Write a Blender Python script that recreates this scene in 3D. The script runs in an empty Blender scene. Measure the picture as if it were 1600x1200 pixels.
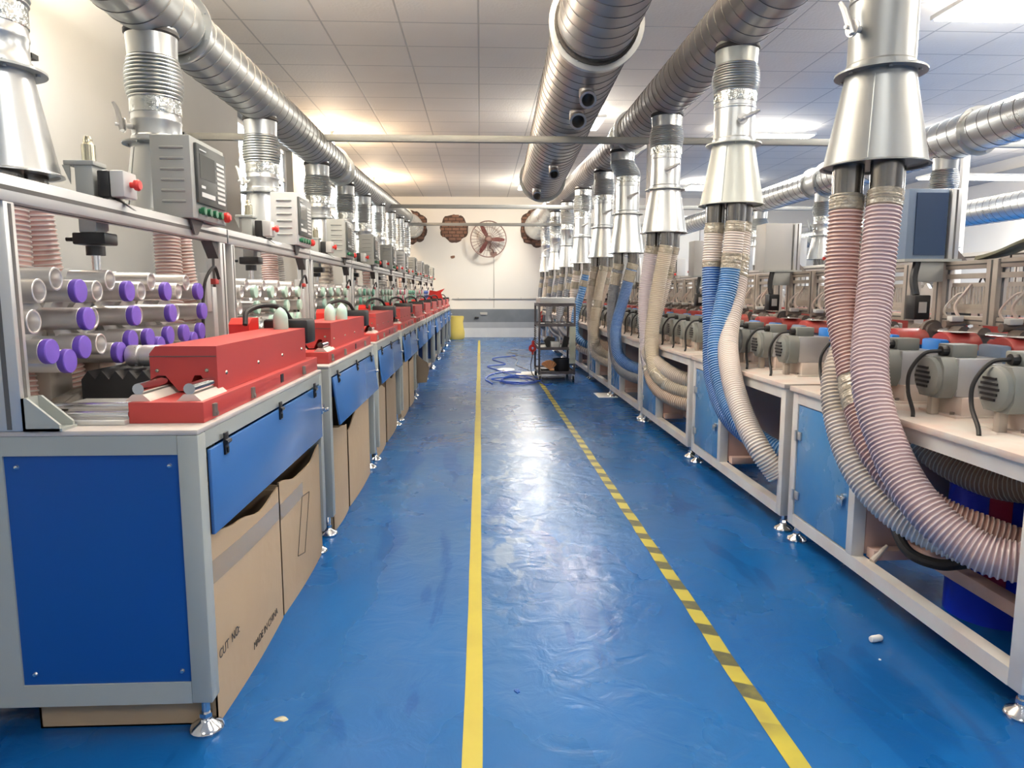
import bpy, bmesh, math, random
from mathutils import Vector, Matrix
random.seed(7)
R = math.radians
SC = bpy.context.scene
COL = SC.collection

# ------------------------------------------------------------------ camera
cam_d = bpy.data.cameras.new('camera')
cam_d.sensor_fit = 'HORIZONTAL'; cam_d.sensor_width = 36.0
cam_d.lens = 1110.0 / 1600.0 * 36.0
cam_d.clip_start = 0.02; cam_d.clip_end = 200
cam = bpy.data.objects.new('camera', cam_d); COL.objects.link(cam)
cam.location = (0, 0, 1.0)
cam.rotation_euler = (R(90 - 7.341), 0, R(-2.558))
SC.camera = cam

# ------------------------------------------------------------------ world, exposure
W = bpy.data.worlds.new('daylight'); SC.world = W; W.use_nodes = True
bg = W.node_tree.nodes['Background']
bg.inputs[0].default_value = (0.86, 0.93, 1.0, 1); bg.inputs[1].default_value = 6.0
SC.view_settings.view_transform = 'Standard'; SC.view_settings.look = 'None'
SC.view_settings.exposure = 0.20; SC.view_settings.gamma = 1.0
SC.view_settings.use_curve_mapping = False
SC.cycles.max_bounces = 8; SC.cycles.diffuse_bounces = 5; SC.cycles.glossy_bounces = 4
SC.cycles.transmission_bounces = 4
SC.cycles.sample_clamp_indirect = 6.0
SC.cycles.caustics_reflective = False; SC.cycles.caustics_refractive = False

CEIL = 3.08
UP = 1.0      # share of each lamp's light that spills sideways and up
# ceiling lamps: (x, y, length x, length y, watt, colour); the area light sits in its panel
LAMPS = [
    (-1.0, -1.6, .6, .6, 12, (1.0, .98, .94)), (1.0, .6, .6, .6, 12, (1.0, .97, .92)),
    (-1.80, 3.5, .6, .6, 12, (1.0, .95, .88)), (-.20, 3.1, 1.2, .3, 14, (1.0, .95, .88)),  # this pair is added out of view to brighten the ceiling
    (1.12, 8.6, .6, .6, 48, (1.0, .95, .88)), (-1.92, 9.7, 0, 0, 55, (1.0, .74, .50)),
    (-1.92, 13.4, 0, 0, 55, (1.0, .72, .48)), (1.05, 13.7, .6, .6, 85, (1.0, .93, .82)),
    (3.90, 5.0, 1.2, .6, 60, (1.0, .99, .96)), (3.75, 1.8, 1.2, .6, 40, (1.0, .97, .92)),
    (3.60, 9.2, 1.2, .3, 50, (1.0, .97, .92)), (6.90, 9.6, 1.8, .3, 80, (1.0, .98, .94)),
    (6.2, 5.6, 1.2, .6, 80, (1.0, .97, .92)), (4.5, 13.6, 1.2, .6, 60, (1.0, .97, .92)),
    (3.5, -2.2, 1.2, .6, 30, (1.0, .97, .92)),
]
LOW = {2: (.50, 75), 3: (.52, 150), 9: (.45, 190), 11: (.42, 30)}    # panels hung lower, with uplights added to brighten the ceiling: drop, upward watt

# ------------------------------------------------------------------ materials
def mat(name, col, rough=.5, metal=0.0, var=0.0, vscale=6.0, vcol=None, bump=0.0, bscale=60.0, emit=None, coat=0.0, spec=.5, stretch=(1, 1, 1), rvar=0.0):
    m = bpy.data.materials.new(name); m.use_nodes = True
    nt = m.node_tree; b = nt.nodes['Principled BSDF']
    b.inputs['Base Color'].default_value = (*col, 1)
    b.inputs['Roughness'].default_value = rough
    b.inputs['Metallic'].default_value = metal
    b.inputs['Specular IOR Level'].default_value = spec
    if coat: b.inputs['Coat Weight'].default_value = coat
    tc = nt.nodes.new('ShaderNodeTexCoord')
    mp = nt.nodes.new('ShaderNodeMapping'); mp.inputs['Scale'].default_value = stretch
    nt.links.new(tc.outputs['Object'], mp.inputs['Vector'])
    if var > 0 or rvar > 0:
        n = nt.nodes.new('ShaderNodeTexNoise'); n.inputs['Scale'].default_value = vscale; n.inputs['Detail'].default_value = 5
        nt.links.new(mp.outputs['Vector'], n.inputs['Vector'])
        if var > 0:
            rr = nt.nodes.new('ShaderNodeValToRGB')
            rr.color_ramp.elements[0].position = .38; rr.color_ramp.elements[1].position = .68
            rr.color_ramp.elements[0].color = (0, 0, 0, 1); rr.color_ramp.elements[1].color = (var, var, var, 1)
            nt.links.new(n.outputs['Fac'], rr.inputs['Fac'])
            mx = nt.nodes.new('ShaderNodeMix'); mx.data_type = 'RGBA'
            mx.inputs['A'].default_value = (*col, 1)
            mx.inputs['B'].default_value = (*(vcol or tuple(c * .5 for c in col)), 1)
            nt.links.new(rr.outputs['Color'], mx.inputs['Factor'])
            nt.links.new(mx.outputs['Result'], b.inputs['Base Color'])
        if rvar > 0:
            mr = nt.nodes.new('ShaderNodeMapRange')
            mr.inputs['To Min'].default_value = max(.03, rough - rvar); mr.inputs['To Max'].default_value = rough + rvar
            mr.inputs['From Min'].default_value = .3; mr.inputs['From Max'].default_value = .7
            nt.links.new(n.outputs['Fac'], mr.inputs['Value']); nt.links.new(mr.outputs['Result'], b.inputs['Roughness'])
    if bump > 0:
        n2 = nt.nodes.new('ShaderNodeTexNoise'); n2.inputs['Scale'].default_value = bscale
        nt.links.new(mp.outputs['Vector'], n2.inputs['Vector'])
        bp = nt.nodes.new('ShaderNodeBump'); bp.inputs['Strength'].default_value = bump; bp.inputs['Distance'].default_value = .01
        nt.links.new(n2.outputs['Fac'], bp.inputs['Height']); nt.links.new(bp.outputs['Normal'], b.inputs['Normal'])
    if emit:
        b.inputs['Emission Color'].default_value = (*emit[0], 1); b.inputs['Emission Strength'].default_value = emit[1]
    return m

M = {}
M['wall'] = mat('cream_plaster', (.80, .77, .70), .85, var=.15, vscale=1.3, vcol=(.70, .66, .58), bump=.12, bscale=8)
M['wall_grey'] = mat('grey_paint_wall', (.50, .50, .47), .8, var=.15, vscale=1.0, bump=.1, bscale=8)
M['frame'] = mat('grey_green_enamel', (.38, .40, .37), .42, var=.12, vscale=3)
M['frame_white'] = mat('white_enamel_dusty', (.72, .71, .67), .45, var=.45, vscale=7, vcol=(.62, .50, .42))
M['table_dusty'] = mat('dusty_tabletop', (.66, .61, .54), .7, var=.6, vscale=9, vcol=(.66, .44, .36))
M['table'] = mat('beige_tabletop', (.55, .50, .46), .5, var=.5, vscale=8, vcol=(.40, .34, .30))
M['blue'] = mat('blue_panel', (.004, .07, .30), .38, var=.12, vscale=4, vcol=(.008, .10, .30))
M['blue_door'] = mat('blue_door_panel', (.05, .22, .50), .26, var=.45, vscale=5, vcol=(.20, .32, .44), rvar=.08)
M['flap'] = mat('blue_flap_paint', (.045, .15, .40), .26, var=.1, vscale=4)
M['red'] = mat('red_enamel', (.46, .05, .045), .42, var=.12, vscale=4, vcol=(.40, .06, .055))
M['red_bright'] = mat('bright_red_plastic', (.75, .04, .03), .35)
M['alu'] = mat('aluminium_profile', (.66, .65, .62), .38, metal=.55, var=.1, vscale=5)
M['alu_dusty'] = mat('dusty_aluminium', (.50, .45, .39), .55, metal=.3, var=.5, vscale=10, vcol=(.36, .30, .25))
M['tube'] = mat('machined_aluminium', (.74, .71, .68), .34, metal=.75, var=.15, vscale=30, stretch=(.3, 1, 1))
M['chrome'] = mat('chromed_steel', (.82, .82, .82), .12, metal=1.0)
M['groove'] = mat('dark_groove', (.10, .095, .09), .7)
M['black'] = mat('black_plastic', (.010, .010, .011), .40)
M['rubber'] = mat('black_rubber', (.015, .014, .014), .6)
M['grey_box'] = mat('grey_powder_coat', (.40, .41, .38), .45, var=.08, vscale=3)
M['grey_light'] = mat('light_grey_powder_coat', (.58, .57, .54), .4, var=.1, vscale=3)
M['panel_dark'] = mat('dark_control_panel', (.07, .075, .07), .4)
M['screen'] = mat('display_glass', (.11, .115, .105), .12)
M['keys'] = mat('white_keys', (.72, .72, .68), .5)
M['green_btn'] = mat('green_button', (.01, .12, .05), .35)
M['galv'] = mat('galvanised_steel', (.44, .45, .43), .40, metal=.9, var=.25, vscale=2.5, vcol=(.36, .37, .35), rvar=.05)
M['galv_dark'] = mat('galvanised_steel_dusty', (.44, .42, .40), .38, metal=.85, var=.4, vscale=2.5, vcol=(.33, .28, .25), rvar=.06)
M['galv_light'] = mat('bright_galvanised_steel', (.66, .67, .65), .30, metal=.85, var=.2, vscale=3, vcol=(.56, .57, .56), rvar=.05)
M['galv_dull'] = mat('dull_galvanised_steel', (.36, .37, .36), .42, metal=.85, var=.2, vscale=4, vcol=(.30, .30, .29))
M['outlet'] = mat('dark_glossy_outlet', (.26, .25, .24), .20, metal=1.0, var=.4, vscale=12, vcol=(.36, .33, .29))
M['rail'] = mat('galvanised_rail', (.30, .30, .28), .5, metal=.5, var=.2, vscale=5)
M['seam_metal'] = mat('dark_duct_seam', (.13, .125, .12), .5, metal=.6)
M['hood_cream'] = mat('cream_galvanised_hood', (.62, .63, .56), .38, metal=.35, var=.15, vscale=6)
M['seam'] = mat('dark_sealant', (.05, .045, .04), .7)
M['foil'] = mat('foil_tape', (.72, .73, .68), .22, metal=.9, bump=.8, bscale=40)
M['tape_clear'] = mat('yellowed_packing_tape', (.40, .35, .26), .14, bump=1.0, bscale=45, coat=.6, var=.5, vscale=20, vcol=(.28, .25, .2))
M['steel_dark'] = mat('dusty_cast_metal', (.20, .17, .15), .5, metal=.5, var=.5, vscale=14, vcol=(.33, .26, .22))
M['motor_grey'] = mat('motor_cap_grey', (.20, .215, .20), .5, var=.3, vscale=12, vcol=(.28, .24, .21))
M['motor_body'] = mat('motor_body_silver', (.50, .50, .50), .38, metal=.35, var=.2, vscale=8)
M['blue_plastic'] = mat('bright_blue_guard', (.02, .22, .70), .35)
M['pale_blue'] = mat('slate_blue_steel', (.20, .27, .38), .45)
M['navy'] = mat('dark_navy_panel', (.022, .05, .115), .35)
M['red_dome'] = mat('dusty_red_dome', (.50, .05, .045), .45, var=.6, vscale=10, vcol=(.52, .22, .18))
M['cardboard'] = mat('brown_cardboard', (.44, .32, .20), .8, var=.25, vscale=5, vcol=(.38, .26, .16), bump=.15, bscale=20)
M['cardboard_dark'] = mat('dark_cardboard', (.16, .125, .09), .8, var=.3, vscale=6)
M['packtape'] = mat('glossy_box_tape', (.36, .26, .15), .25, coat=.5)
M['ink'] = mat('black_ink', (.03, .025, .02), .7)
M['brick'] = mat('bare_brick', (.20, .105, .07), .9, var=.5, vscale=9, vcol=(.28, .17, .12), bump=.3, bscale=60)
M['mortar'] = mat('dark_mortar', (.085, .055, .042), .95, bump=.4, bscale=30)
M['band_dark'] = mat('dark_grey_wall_paint', (.15, .17, .19), .6, var=.4, vscale=3, vcol=(.25, .27, .29))
M['band_mid'] = mat('mid_grey_wall_paint', (.34, .36, .38), .6, var=.4, vscale=3, vcol=(.46, .48, .50))
M['band_white'] = mat('scuffed_white_skirting', (.66, .68, .68), .6, var=.4, vscale=4, vcol=(.52, .54, .56))
M['fan_metal'] = mat('rusty_fan_metal', (.20, .12, .10), .5, metal=.3)
M['fan_blade'] = mat('maroon_fan_blade', (.13, .035, .03), .5)
M['tape_yellow'] = mat('yellow_floor_tape', (.43, .36, .035), .45, var=.4, vscale=8, vcol=(.34, .27, .03))
M['white_plastic'] = mat('white_plastic', (.78, .78, .75), .4)
M['paper'] = mat('white_paper', (.82, .81, .77), .8)
M['yellow'] = mat('yellow_sack_fabric', (.72, .56, .12), .75, var=.3, vscale=6, vcol=(.6, .45, .2))
M['blue_cable'] = mat('blue_cable', (.02, .10, .55), .35)
M['barrel_blue'] = mat('royal_blue_barrel', (.008, .03, .50), .3)
M['barrel_red'] = mat('barrel_red_stripe', (.42, .02, .06), .4)
M['bellows'] = mat('black_bellows', (.012, .012, .013), .55)
M['cloth'] = mat('grey_dust_cloth', (.30, .27, .23), .8, var=.8, vscale=14, vcol=(.12, .105, .09), bump=.8, bscale=12)
M['purple'] = mat('purple_pad', (.17, .09, .52), .55, var=.2, vscale=40)
M['mint'] = mat('mint_green_pad', (.48, .68, .56), .5)
M['mintdeep'] = mat('sea_green_pad', (.20, .50, .38), .5)
M['pink'] = mat('pink_pad', (.70, .25, .32), .5)
M['padblue'] = mat('blue_pad', (.10, .20, .62), .5)
M['brass'] = mat('brass_fitting', (.50, .46, .34), .25, metal=.9)
M['wallcable'] = mat('grey_conduit', (.42, .41, .38), .6)
M['lamp'] = mat('lamp_diffuser', (.9, .9, .9), .5, emit=((1, .99, .96), 9.0))
M['lamp_warm'] = mat('warm_lamp_diffuser', (.9, .85, .7), .5, emit=((1, .78, .5), 9.0))
M['orange'] = mat('pale_orange_bristle', (.80, .42, .20), .6)
M['pinkdust'] = mat('pink_dusty_panel', (.60, .40, .33), .7, var=.5, vscale=7, vcol=(.68, .56, .5))

def hose_mat(name, col, vcol=None):
    return mat(name, col, .42, var=.45, vscale=5, vcol=vcol, coat=.2)
HM = {
    'pink': hose_mat('dusty_pink_hose', (.46, .25, .21), (.38, .24, .19)),
    'mauve': hose_mat('mauve_hose', (.46, .32, .33), (.50, .36, .32)),
    'grey_beige': hose_mat('grey_beige_hose', (.52, .44, .37), (.42, .35, .28)),
    'white': hose_mat('brown_white_hose', (.66, .57, .50), (.55, .42, .34)),
    'lav': hose_mat('lavender_white_hose', (.60, .53, .55), (.5, .45, .46)),
    'beige': hose_mat('beige_hose', (.52, .44, .32), (.42, .34, .26)),
    'brown': hose_mat('brown_hose', (.42, .29, .20), (.46, .34, .26)),
    'blue': hose_mat('blue_hose', (.045, .19, .42), (.02, .12, .42)),
    'deepblue': hose_mat('deep_blue_hose', (.02, .11, .38), (.05, .10, .2)),
    'slate': hose_mat('slate_hose', (.17, .18, .20), (.10, .11, .13)),
    'rose': hose_mat('pale_rose_hose', (.72, .47, .41), (.66, .42, .36)),
    'steelhose': hose_mat('grey_white_hose', (.5, .48, .45), (.42, .4, .37)),
}
RIB = {
    'pink': mat('rib_rose_white', (.72, .58, .52), .35), 'mauve': mat('rib_mauve_white', (.68, .58, .57), .35),
    'blue': mat('rib_pale_blue', (.30, .44, .58), .35), 'white': mat('rib_white', (.82, .78, .72), .35),
    'slate': mat('rib_slate', (.30, .31, .33), .4), 'beige': mat('rib_beige', (.68, .61, .5), .35),
}
RIBOF = {'pink': 'pink', 'mauve': 'mauve', 'grey_beige': 'beige', 'white': 'white', 'lav': 'mauve', 'beige': 'beige', 'brown': 'beige',
         'blue': 'blue', 'deepblue': 'blue', 'slate': 'slate', 'rose': 'white', 'steelhose': 'white'}

# ------------------------------------------------------------------ geometry helpers
class MB:
    def __init__(s): s.bm = bmesh.new(); s.mi = 0
    def _fin(s, faces):
        for f in faces: f.material_index = s.mi
    def box(s, a, b, bev=0.0, rot=None, piv=None):
        x0, x1 = sorted((a[0], b[0])); y0, y1 = sorted((a[1], b[1])); z0, z1 = sorted((a[2], b[2]))
        t = bmesh.new()
        vs = [t.verts.new(p) for p in ((x0, y0, z0), (x1, y0, z0), (x1, y1, z0), (x0, y1, z0), (x0, y0, z1), (x1, y0, z1), (x1, y1, z1), (x0, y1, z1))]
        for q in ((3, 2, 1, 0), (4, 5, 6, 7), (0, 1, 5, 4), (1, 2, 6, 5), (2, 3, 7, 6), (3, 0, 4, 7)): t.faces.new([vs[i] for i in q])
        if bev > 0:
            bev = min(bev, .45 * min(x1 - x0, y1 - y0, z1 - z0))
            bmesh.ops.bevel(t, geom=list(t.edges), offset=bev, segments=2, profile=.5, affect='EDGES')
        if rot is not None:
            piv = Vector(piv) if piv is not None else Vector(((x0 + x1) / 2, (y0 + y1) / 2, (z0 + z1) / 2))
            bmesh.ops.rotate(t, verts=t.verts, cent=piv, matrix=rot)
        s.merge(t); return s
    def merge(s, t):
        mp = {}
        for v in t.verts: mp[v] = s.bm.verts.new(v.co)
        for f in t.faces:
            try: g = s.bm.faces.new([mp[v] for v in f.verts])
            except ValueError: continue
            g.material_index = s.mi; g.smooth = f.smooth
        t.free()
    def cyl(s, p0, p1, r0, r1=None, seg=16, caps=True):
        r1 = r0 if r1 is None else r1
        p0 = Vector(p0); p1 = Vector(p1); d = (p1 - p0).normalized()
        u = d.orthogonal().normalized(); w = d.cross(u)
        A = []; B = []
        for i in range(seg):
            c, q = math.cos(2 * math.pi * i / seg), math.sin(2 * math.pi * i / seg)
            A.append(s.bm.verts.new(p0 + (u * c + w * q) * r0)); B.append(s.bm.verts.new(p1 + (u * c + w * q) * r1))
        fs = [s.bm.faces.new((A[i], A[(i + 1) % seg], B[(i + 1) % seg], B[i])) for i in range(seg)]
        if caps: fs += [s.bm.faces.new(A[::-1]), s.bm.faces.new(B)]
        s._fin(fs); return s
    def lathe(s, prof, origin=(0, 0, 0), axis=(0, 0, 1), seg=24, close=False):
        """prof: list of (r, h) along axis."""
        o = Vector(origin); d = Vector(axis).normalized(); u = d.orthogonal().normalized(); w = d.cross(u)
        rings = []
        for r, h in prof:
            if r < 1e-6: rings.append([s.bm.verts.new(o + d * h)])
            else: rings.append([s.bm.verts.new(o + d * h + (u * math.cos(2 * math.pi * i / seg) + w * math.sin(2 * math.pi * i / seg)) * r) for i in range(seg)])
        pairs = list(zip(rings, rings[1:]))
        if close: pairs.append((rings[-1], rings[0]))
        fs = []
        for A, B in pairs:
            for i in range(seg):
                j = (i + 1) % seg
                if len(A) == 1 and len(B) == 1: continue
                if len(A) == 1: fs.append(s.bm.faces.new((A[0], B[j], B[i])))
                elif len(B) == 1: fs.append(s.bm.faces.new((A[i], A[j], B[0])))
                else: fs.append(s.bm.faces.new((A[i], A[j], B[j], B[i])))
        s._fin(fs); return s
    def tube(s, path, r, seg=10, caps=True, matfn=None):
        """path: list of Vectors; r: number or list of radii."""
        path = [Vector(p) for p in path]; n = len(path)
        t0 = (path[1] - path[0]).normalized(); u = t0.orthogonal().normalized(); rings = []
        for i, p in enumerate(path):
            t = (path[min(i + 1, n - 1)] - path[max(i - 1, 0)]).normalized()
            u = (u - t * u.dot(t)).normalized(); w = t.cross(u)
            rr = r[i] if isinstance(r, (list, tuple)) else r
            rings.append([s.bm.verts.new(p + (u * math.cos(2 * math.pi * k / seg) + w * math.sin(2 * math.pi * k / seg)) * rr) for k in range(seg)])
        for i in range(n - 1):
            A, B = rings[i], rings[i + 1]
            for k in range(seg):
                f = s.bm.faces.new((A[k], A[(k + 1) % seg], B[(k + 1) % seg], B[k])); f.material_index = matfn(i) if matfn else s.mi
        if caps: s._fin([s.bm.faces.new(rings[0][::-1]), s.bm.faces.new(rings[-1])])
        return s
    def prism(s, pts, axis, a, b):
        """pts: 2D polygon in the two other axes (in xyz order), extruded from a to b along axis 0/1/2."""
        def mk(p, h):
            v = [0, 0, 0]; o = [i for i in range(3) if i != axis]; v[o[0]], v[o[1]] = p; v[axis] = h; return s.bm.verts.new(v)
        A = [mk(p, a) for p in pts]; B = [mk(p, b) for p in pts]; n = len(pts)
        fs = [s.bm.faces.new(A[::-1]), s.bm.faces.new(B)] + [s.bm.faces.new((A[i], A[(i + 1) % n], B[(i + 1) % n], B[i])) for i in range(n)]
        s._fin(fs); return s
    def build(s, name, mats, parent=None, loc=None, smooth=35):
        bmesh.ops.recalc_face_normals(s.bm, faces=s.bm.faces)
        me = bpy.data.meshes.new(name); s.bm.to_mesh(me); s.bm.free()
        for m in (mats if isinstance(mats, (list, tuple)) else [mats]): me.materials.append(m)
        if smooth:
            for p in me.polygons: p.use_smooth = True
            me.set_sharp_from_angle(angle=R(smooth))
        o = bpy.data.objects.new(name, me); COL.objects.link(o)
        if parent: o.parent = parent
        if loc: o.location = loc
        return o

def tag(o, label=None, cat=None, group=None, kind=None):
    if label: o['label'] = label
    if cat: o['category'] = cat
    if group: o['group'] = group
    if kind: o['kind'] = kind
    return o
def empty(name, loc, label, cat, group=None, rz=0):
    o = bpy.data.objects.new(name, None); COL.objects.link(o)
    o.location = loc; o.rotation_euler = (0, 0, rz); o.empty_display_size = .1
    return tag(o, label, cat, group)
def kids(o): return [c for c in COL.objects if c.parent == o]
def copy_tree(src, loc, rz=0, label=None, group=None, skip=(), childmap=None):
    childmap = CHILD
    def rec(o, parent):
        c = o.copy(); COL.objects.link(c); c.parent = parent
        for ch in childmap.get(o.name, []):
            if ch.name.split('.')[0] in skip: continue
            rec(ch, c)
        return c
    r = rec(src, None); r.location = loc; r.rotation_euler = (0, 0, rz)
    if label: r['label'] = label
    if group: r['group'] = group
    return r
CHILD = {}
def index_children():
    CHILD.clear()
    for o in COL.objects:
        if o.parent: CHILD.setdefault(o.parent.name, []).append(o)

def crom(pts, n=12):
    P = [Vector(p) for p in pts]; P = [P[0] * 2 - P[1]] + P + [P[-1] * 2 - P[-2]]; out = []
    for i in range(1, len(P) - 2):
        a, b, c, d = P[i - 1:i + 3]
        for k in range(n):
            t = k / n
            out.append(.5 * ((2 * b) + (c - a) * t + (2 * a - 5 * b + 4 * c - d) * t * t + (3 * b - a - 3 * c + d) * t ** 3))
    out.append(P[-2]); return out
def resample(pts, step):
    out = [pts[0].copy()]; acc = 0
    for a, b in zip(pts, pts[1:]):
        L = (b - a).length
        if L < 1e-9: continue
        while acc + step <= L + 1e-9:
            acc += step; out.append(a.lerp(b, acc / L))
        acc -= L
    return out
def arclen(pts): return sum((b - a).length for a, b in zip(pts, pts[1:]))

def text_part(body, size, matl, parent, loc, rot, name='printed_text', extr=.0003):
    c = bpy.data.curves.new(name, 'FONT'); c.body = body; c.size = size; c.extrude = extr
    t = bpy.data.objects.new(name, c); COL.objects.link(t); bpy.context.view_layer.update()
    me = bpy.data.meshes.new_from_object(t.evaluated_get(bpy.context.evaluated_depsgraph_get())); bpy.data.objects.remove(t)
    me.materials.clear(); me.materials.append(matl); o = bpy.data.objects.new(name, me); COL.objects.link(o)
    o.parent = parent; o.location = loc; o.rotation_euler = rot; return o

ORD = ['nearest', 'second', 'third', 'fourth', 'fifth', 'sixth', 'seventh', 'eighth', 'ninth', 'tenth', 'eleventh', 'twelfth']
def nth(k): return ORD[k] if k else 'nearest'

# ================================================================== the room
XL, XR, YN, YF = -2.3, 8.3, -4.0, 16.0
def struct(o): o['kind'] = 'structure'; return o

# floor: blue epoxy, worn and tinted with a painted sheen between the tapes
fm = bpy.data.materials.new('blue_epoxy_floor'); fm.use_nodes = True
nt = fm.node_tree; N = nt.nodes; L = nt.links; b = N['Principled BSDF']
tc = N.new('ShaderNodeTexCoord')
def noise(scale, detail=5, stretch=(1, 1, 1), loc=(0, 0, 0), dist=0.0):
    mp = N.new('ShaderNodeMapping'); mp.inputs['Scale'].default_value = stretch; mp.inputs['Location'].default_value = loc
    L.new(tc.outputs['Object'], mp.inputs['Vector'])
    n = N.new('ShaderNodeTexNoise'); n.inputs['Scale'].default_value = scale; n.inputs['Detail'].default_value = detail; n.inputs['Distortion'].default_value = dist
    L.new(mp.outputs['Vector'], n.inputs['Vector']); return n.outputs['Fac']
def ramp(src, p0, p1, v0=0.0, v1=1.0):
    r = N.new('ShaderNodeMapRange'); r.inputs['From Min'].default_value = p0; r.inputs['From Max'].default_value = p1
    r.inputs['To Min'].default_value = v0; r.inputs['To Max'].default_value = v1
    L.new(src, r.inputs['Value']); return r.outputs['Result']
def mth(op, a, bb):
    m = N.new('ShaderNodeMath'); m.operation = op
    for i, v in enumerate((a, bb)):
        if isinstance(v, (int, float)): m.inputs[i].default_value = v
        else: L.new(v, m.inputs[i])
    return m.outputs[0]
def mixc(f, a, bcol):
    m = N.new('ShaderNodeMix'); m.data_type = 'RGBA'
    L.new(f, m.inputs['Factor'])
    for k, v in (('A', a), ('B', bcol)):
        if isinstance(v, tuple): m.inputs[k].default_value = (*v, 1)
        else: L.new(v, m.inputs[k])
    return m.outputs['Result']
sep = N.new('ShaderNodeSeparateXYZ'); L.new(tc.outputs['Object'], sep.inputs[0])
# wear (worn dust plus reflection sheen painted in) is greatest along the walked lane, which fades out past x = 0.75 and towards the left machines
lane = mth('MULTIPLY', ramp(sep.outputs['X'], -.62, -.35), ramp(sep.outputs['X'], 1.0, .45))
lane_noise = ramp(noise(1.6, 6, (1, .45, 1), dist=.3), .30, .62)
wear_sheen = mth('MULTIPLY', lane, lane_noise)
flakes = ramp(noise(9, 8, (1.3, .7, 1), (3, 1, 0), dist=.7), .53, .60)
band = mth('MULTIPLY', mth('MULTIPLY', ramp(sep.outputs['X'], -.02, .06), ramp(sep.outputs['X'], .42, .22)), mth('MULTIPLY', ramp(sep.outputs['Y'], 1.9, 2.6), ramp(sep.outputs['Y'], 7.5, 5.5)))
dark = ramp(noise(2.4, 6, (1.9, .42, 1), (8, 3, 0), dist=.8), .57, .60)
c0 = mixc(ramp(noise(.9, 3), .35, .7), (.004, .080, .275), (.006, .105, .33))
c1 = mixc(mth('MULTIPLY', mth('MULTIPLY', wear_sheen, ramp(sep.outputs['Y'], 1.2, 3.6, .35, 1.0)), .55), c0, (.085, .15, .20))
c2 = mixc(mth('MULTIPLY', mth('MULTIPLY', flakes, band), .45), c1, (.34, .40, .44))
c3 = mixc(mth('MULTIPLY', dark, .65), c2, (.002, .058, .22))
L.new(c3, b.inputs['Base Color'])
rough = mth('ADD', ramp(noise(3, 4, (1, .6, 1), (5, 5, 0)), .3, .7, .20, .32), mth('MULTIPLY', wear_sheen, .05))
L.new(rough, b.inputs['Roughness']); b.inputs['Specular IOR Level'].default_value = .30
bp = N.new('ShaderNodeBump'); bp.inputs['Strength'].default_value = .32; bp.inputs['Distance'].default_value = .012
hh = mth('ADD', noise(9, 6, (1, 1, 1), (2, 7, 0), dist=1.0), mth('MULTIPLY', noise(2.5, 3, (1, 1.6, 1)), .8))
L.new(hh, bp.inputs['Height']); L.new(bp.outputs['Normal'], b.inputs['Normal'])
m = MB(); m.box((XL - .2, YN - .2, -.08), (XR + .2, YF + .2, 0)); struct(m.build('floor', fm, smooth=0))

# ceiling: rectangular lay-in tiles 0.61 x 0.54 with a fine embossing
cm = bpy.data.materials.new('ceiling_tiles'); cm.use_nodes = True
nt = cm.node_tree; N = nt.nodes; L = nt.links; b = N['Principled BSDF']
tc = N.new('ShaderNodeTexCoord'); sep = N.new('ShaderNodeSeparateXYZ'); L.new(tc.outputs['Object'], sep.inputs[0])
def gridline(src, pitch, off, w):
    f = mth('FRACT', mth('DIVIDE', mth('ADD', src, 100 * pitch - off), pitch), 0)
    d = mth('MULTIPLY', mth('MINIMUM', f, mth('SUBTRACT', 1.0, f)), pitch)
    return ramp(d, w * .6, w, 1, 0)
gl = mth('MAXIMUM', gridline(sep.outputs['X'], .61, 0, .009), gridline(sep.outputs['Y'], .54, 5.86, .009))
base = mixc(ramp(noise(1.3, 3), .3, .7), (.84, .79, .71), (.79, .74, .66))
L.new(mixc(mth('MULTIPLY', gl, .6), base, (.30, .28, .26)), b.inputs['Base Color'])
b.inputs['Roughness'].default_value = .75
bp = N.new('ShaderNodeBump'); bp.inputs['Strength'].default_value = .35; bp.inputs['Distance'].default_value = .004
vor = N.new('ShaderNodeTexVoronoi'); vor.inputs['Scale'].default_value = 42; L.new(tc.outputs['Object'], vor.inputs['Vector'])
L.new(mth('SUBTRACT', vor.outputs['Distance'], mth('MULTIPLY', gl, 2)), bp.inputs['Height']); L.new(bp.outputs['Normal'], b.inputs['Normal'])
m = MB(); m.box((XL - .2, YN - .2, CEIL), (XR + .2, YF + .2, CEIL + .1)); struct(m.build('ceiling', cm, smooth=0))

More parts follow.
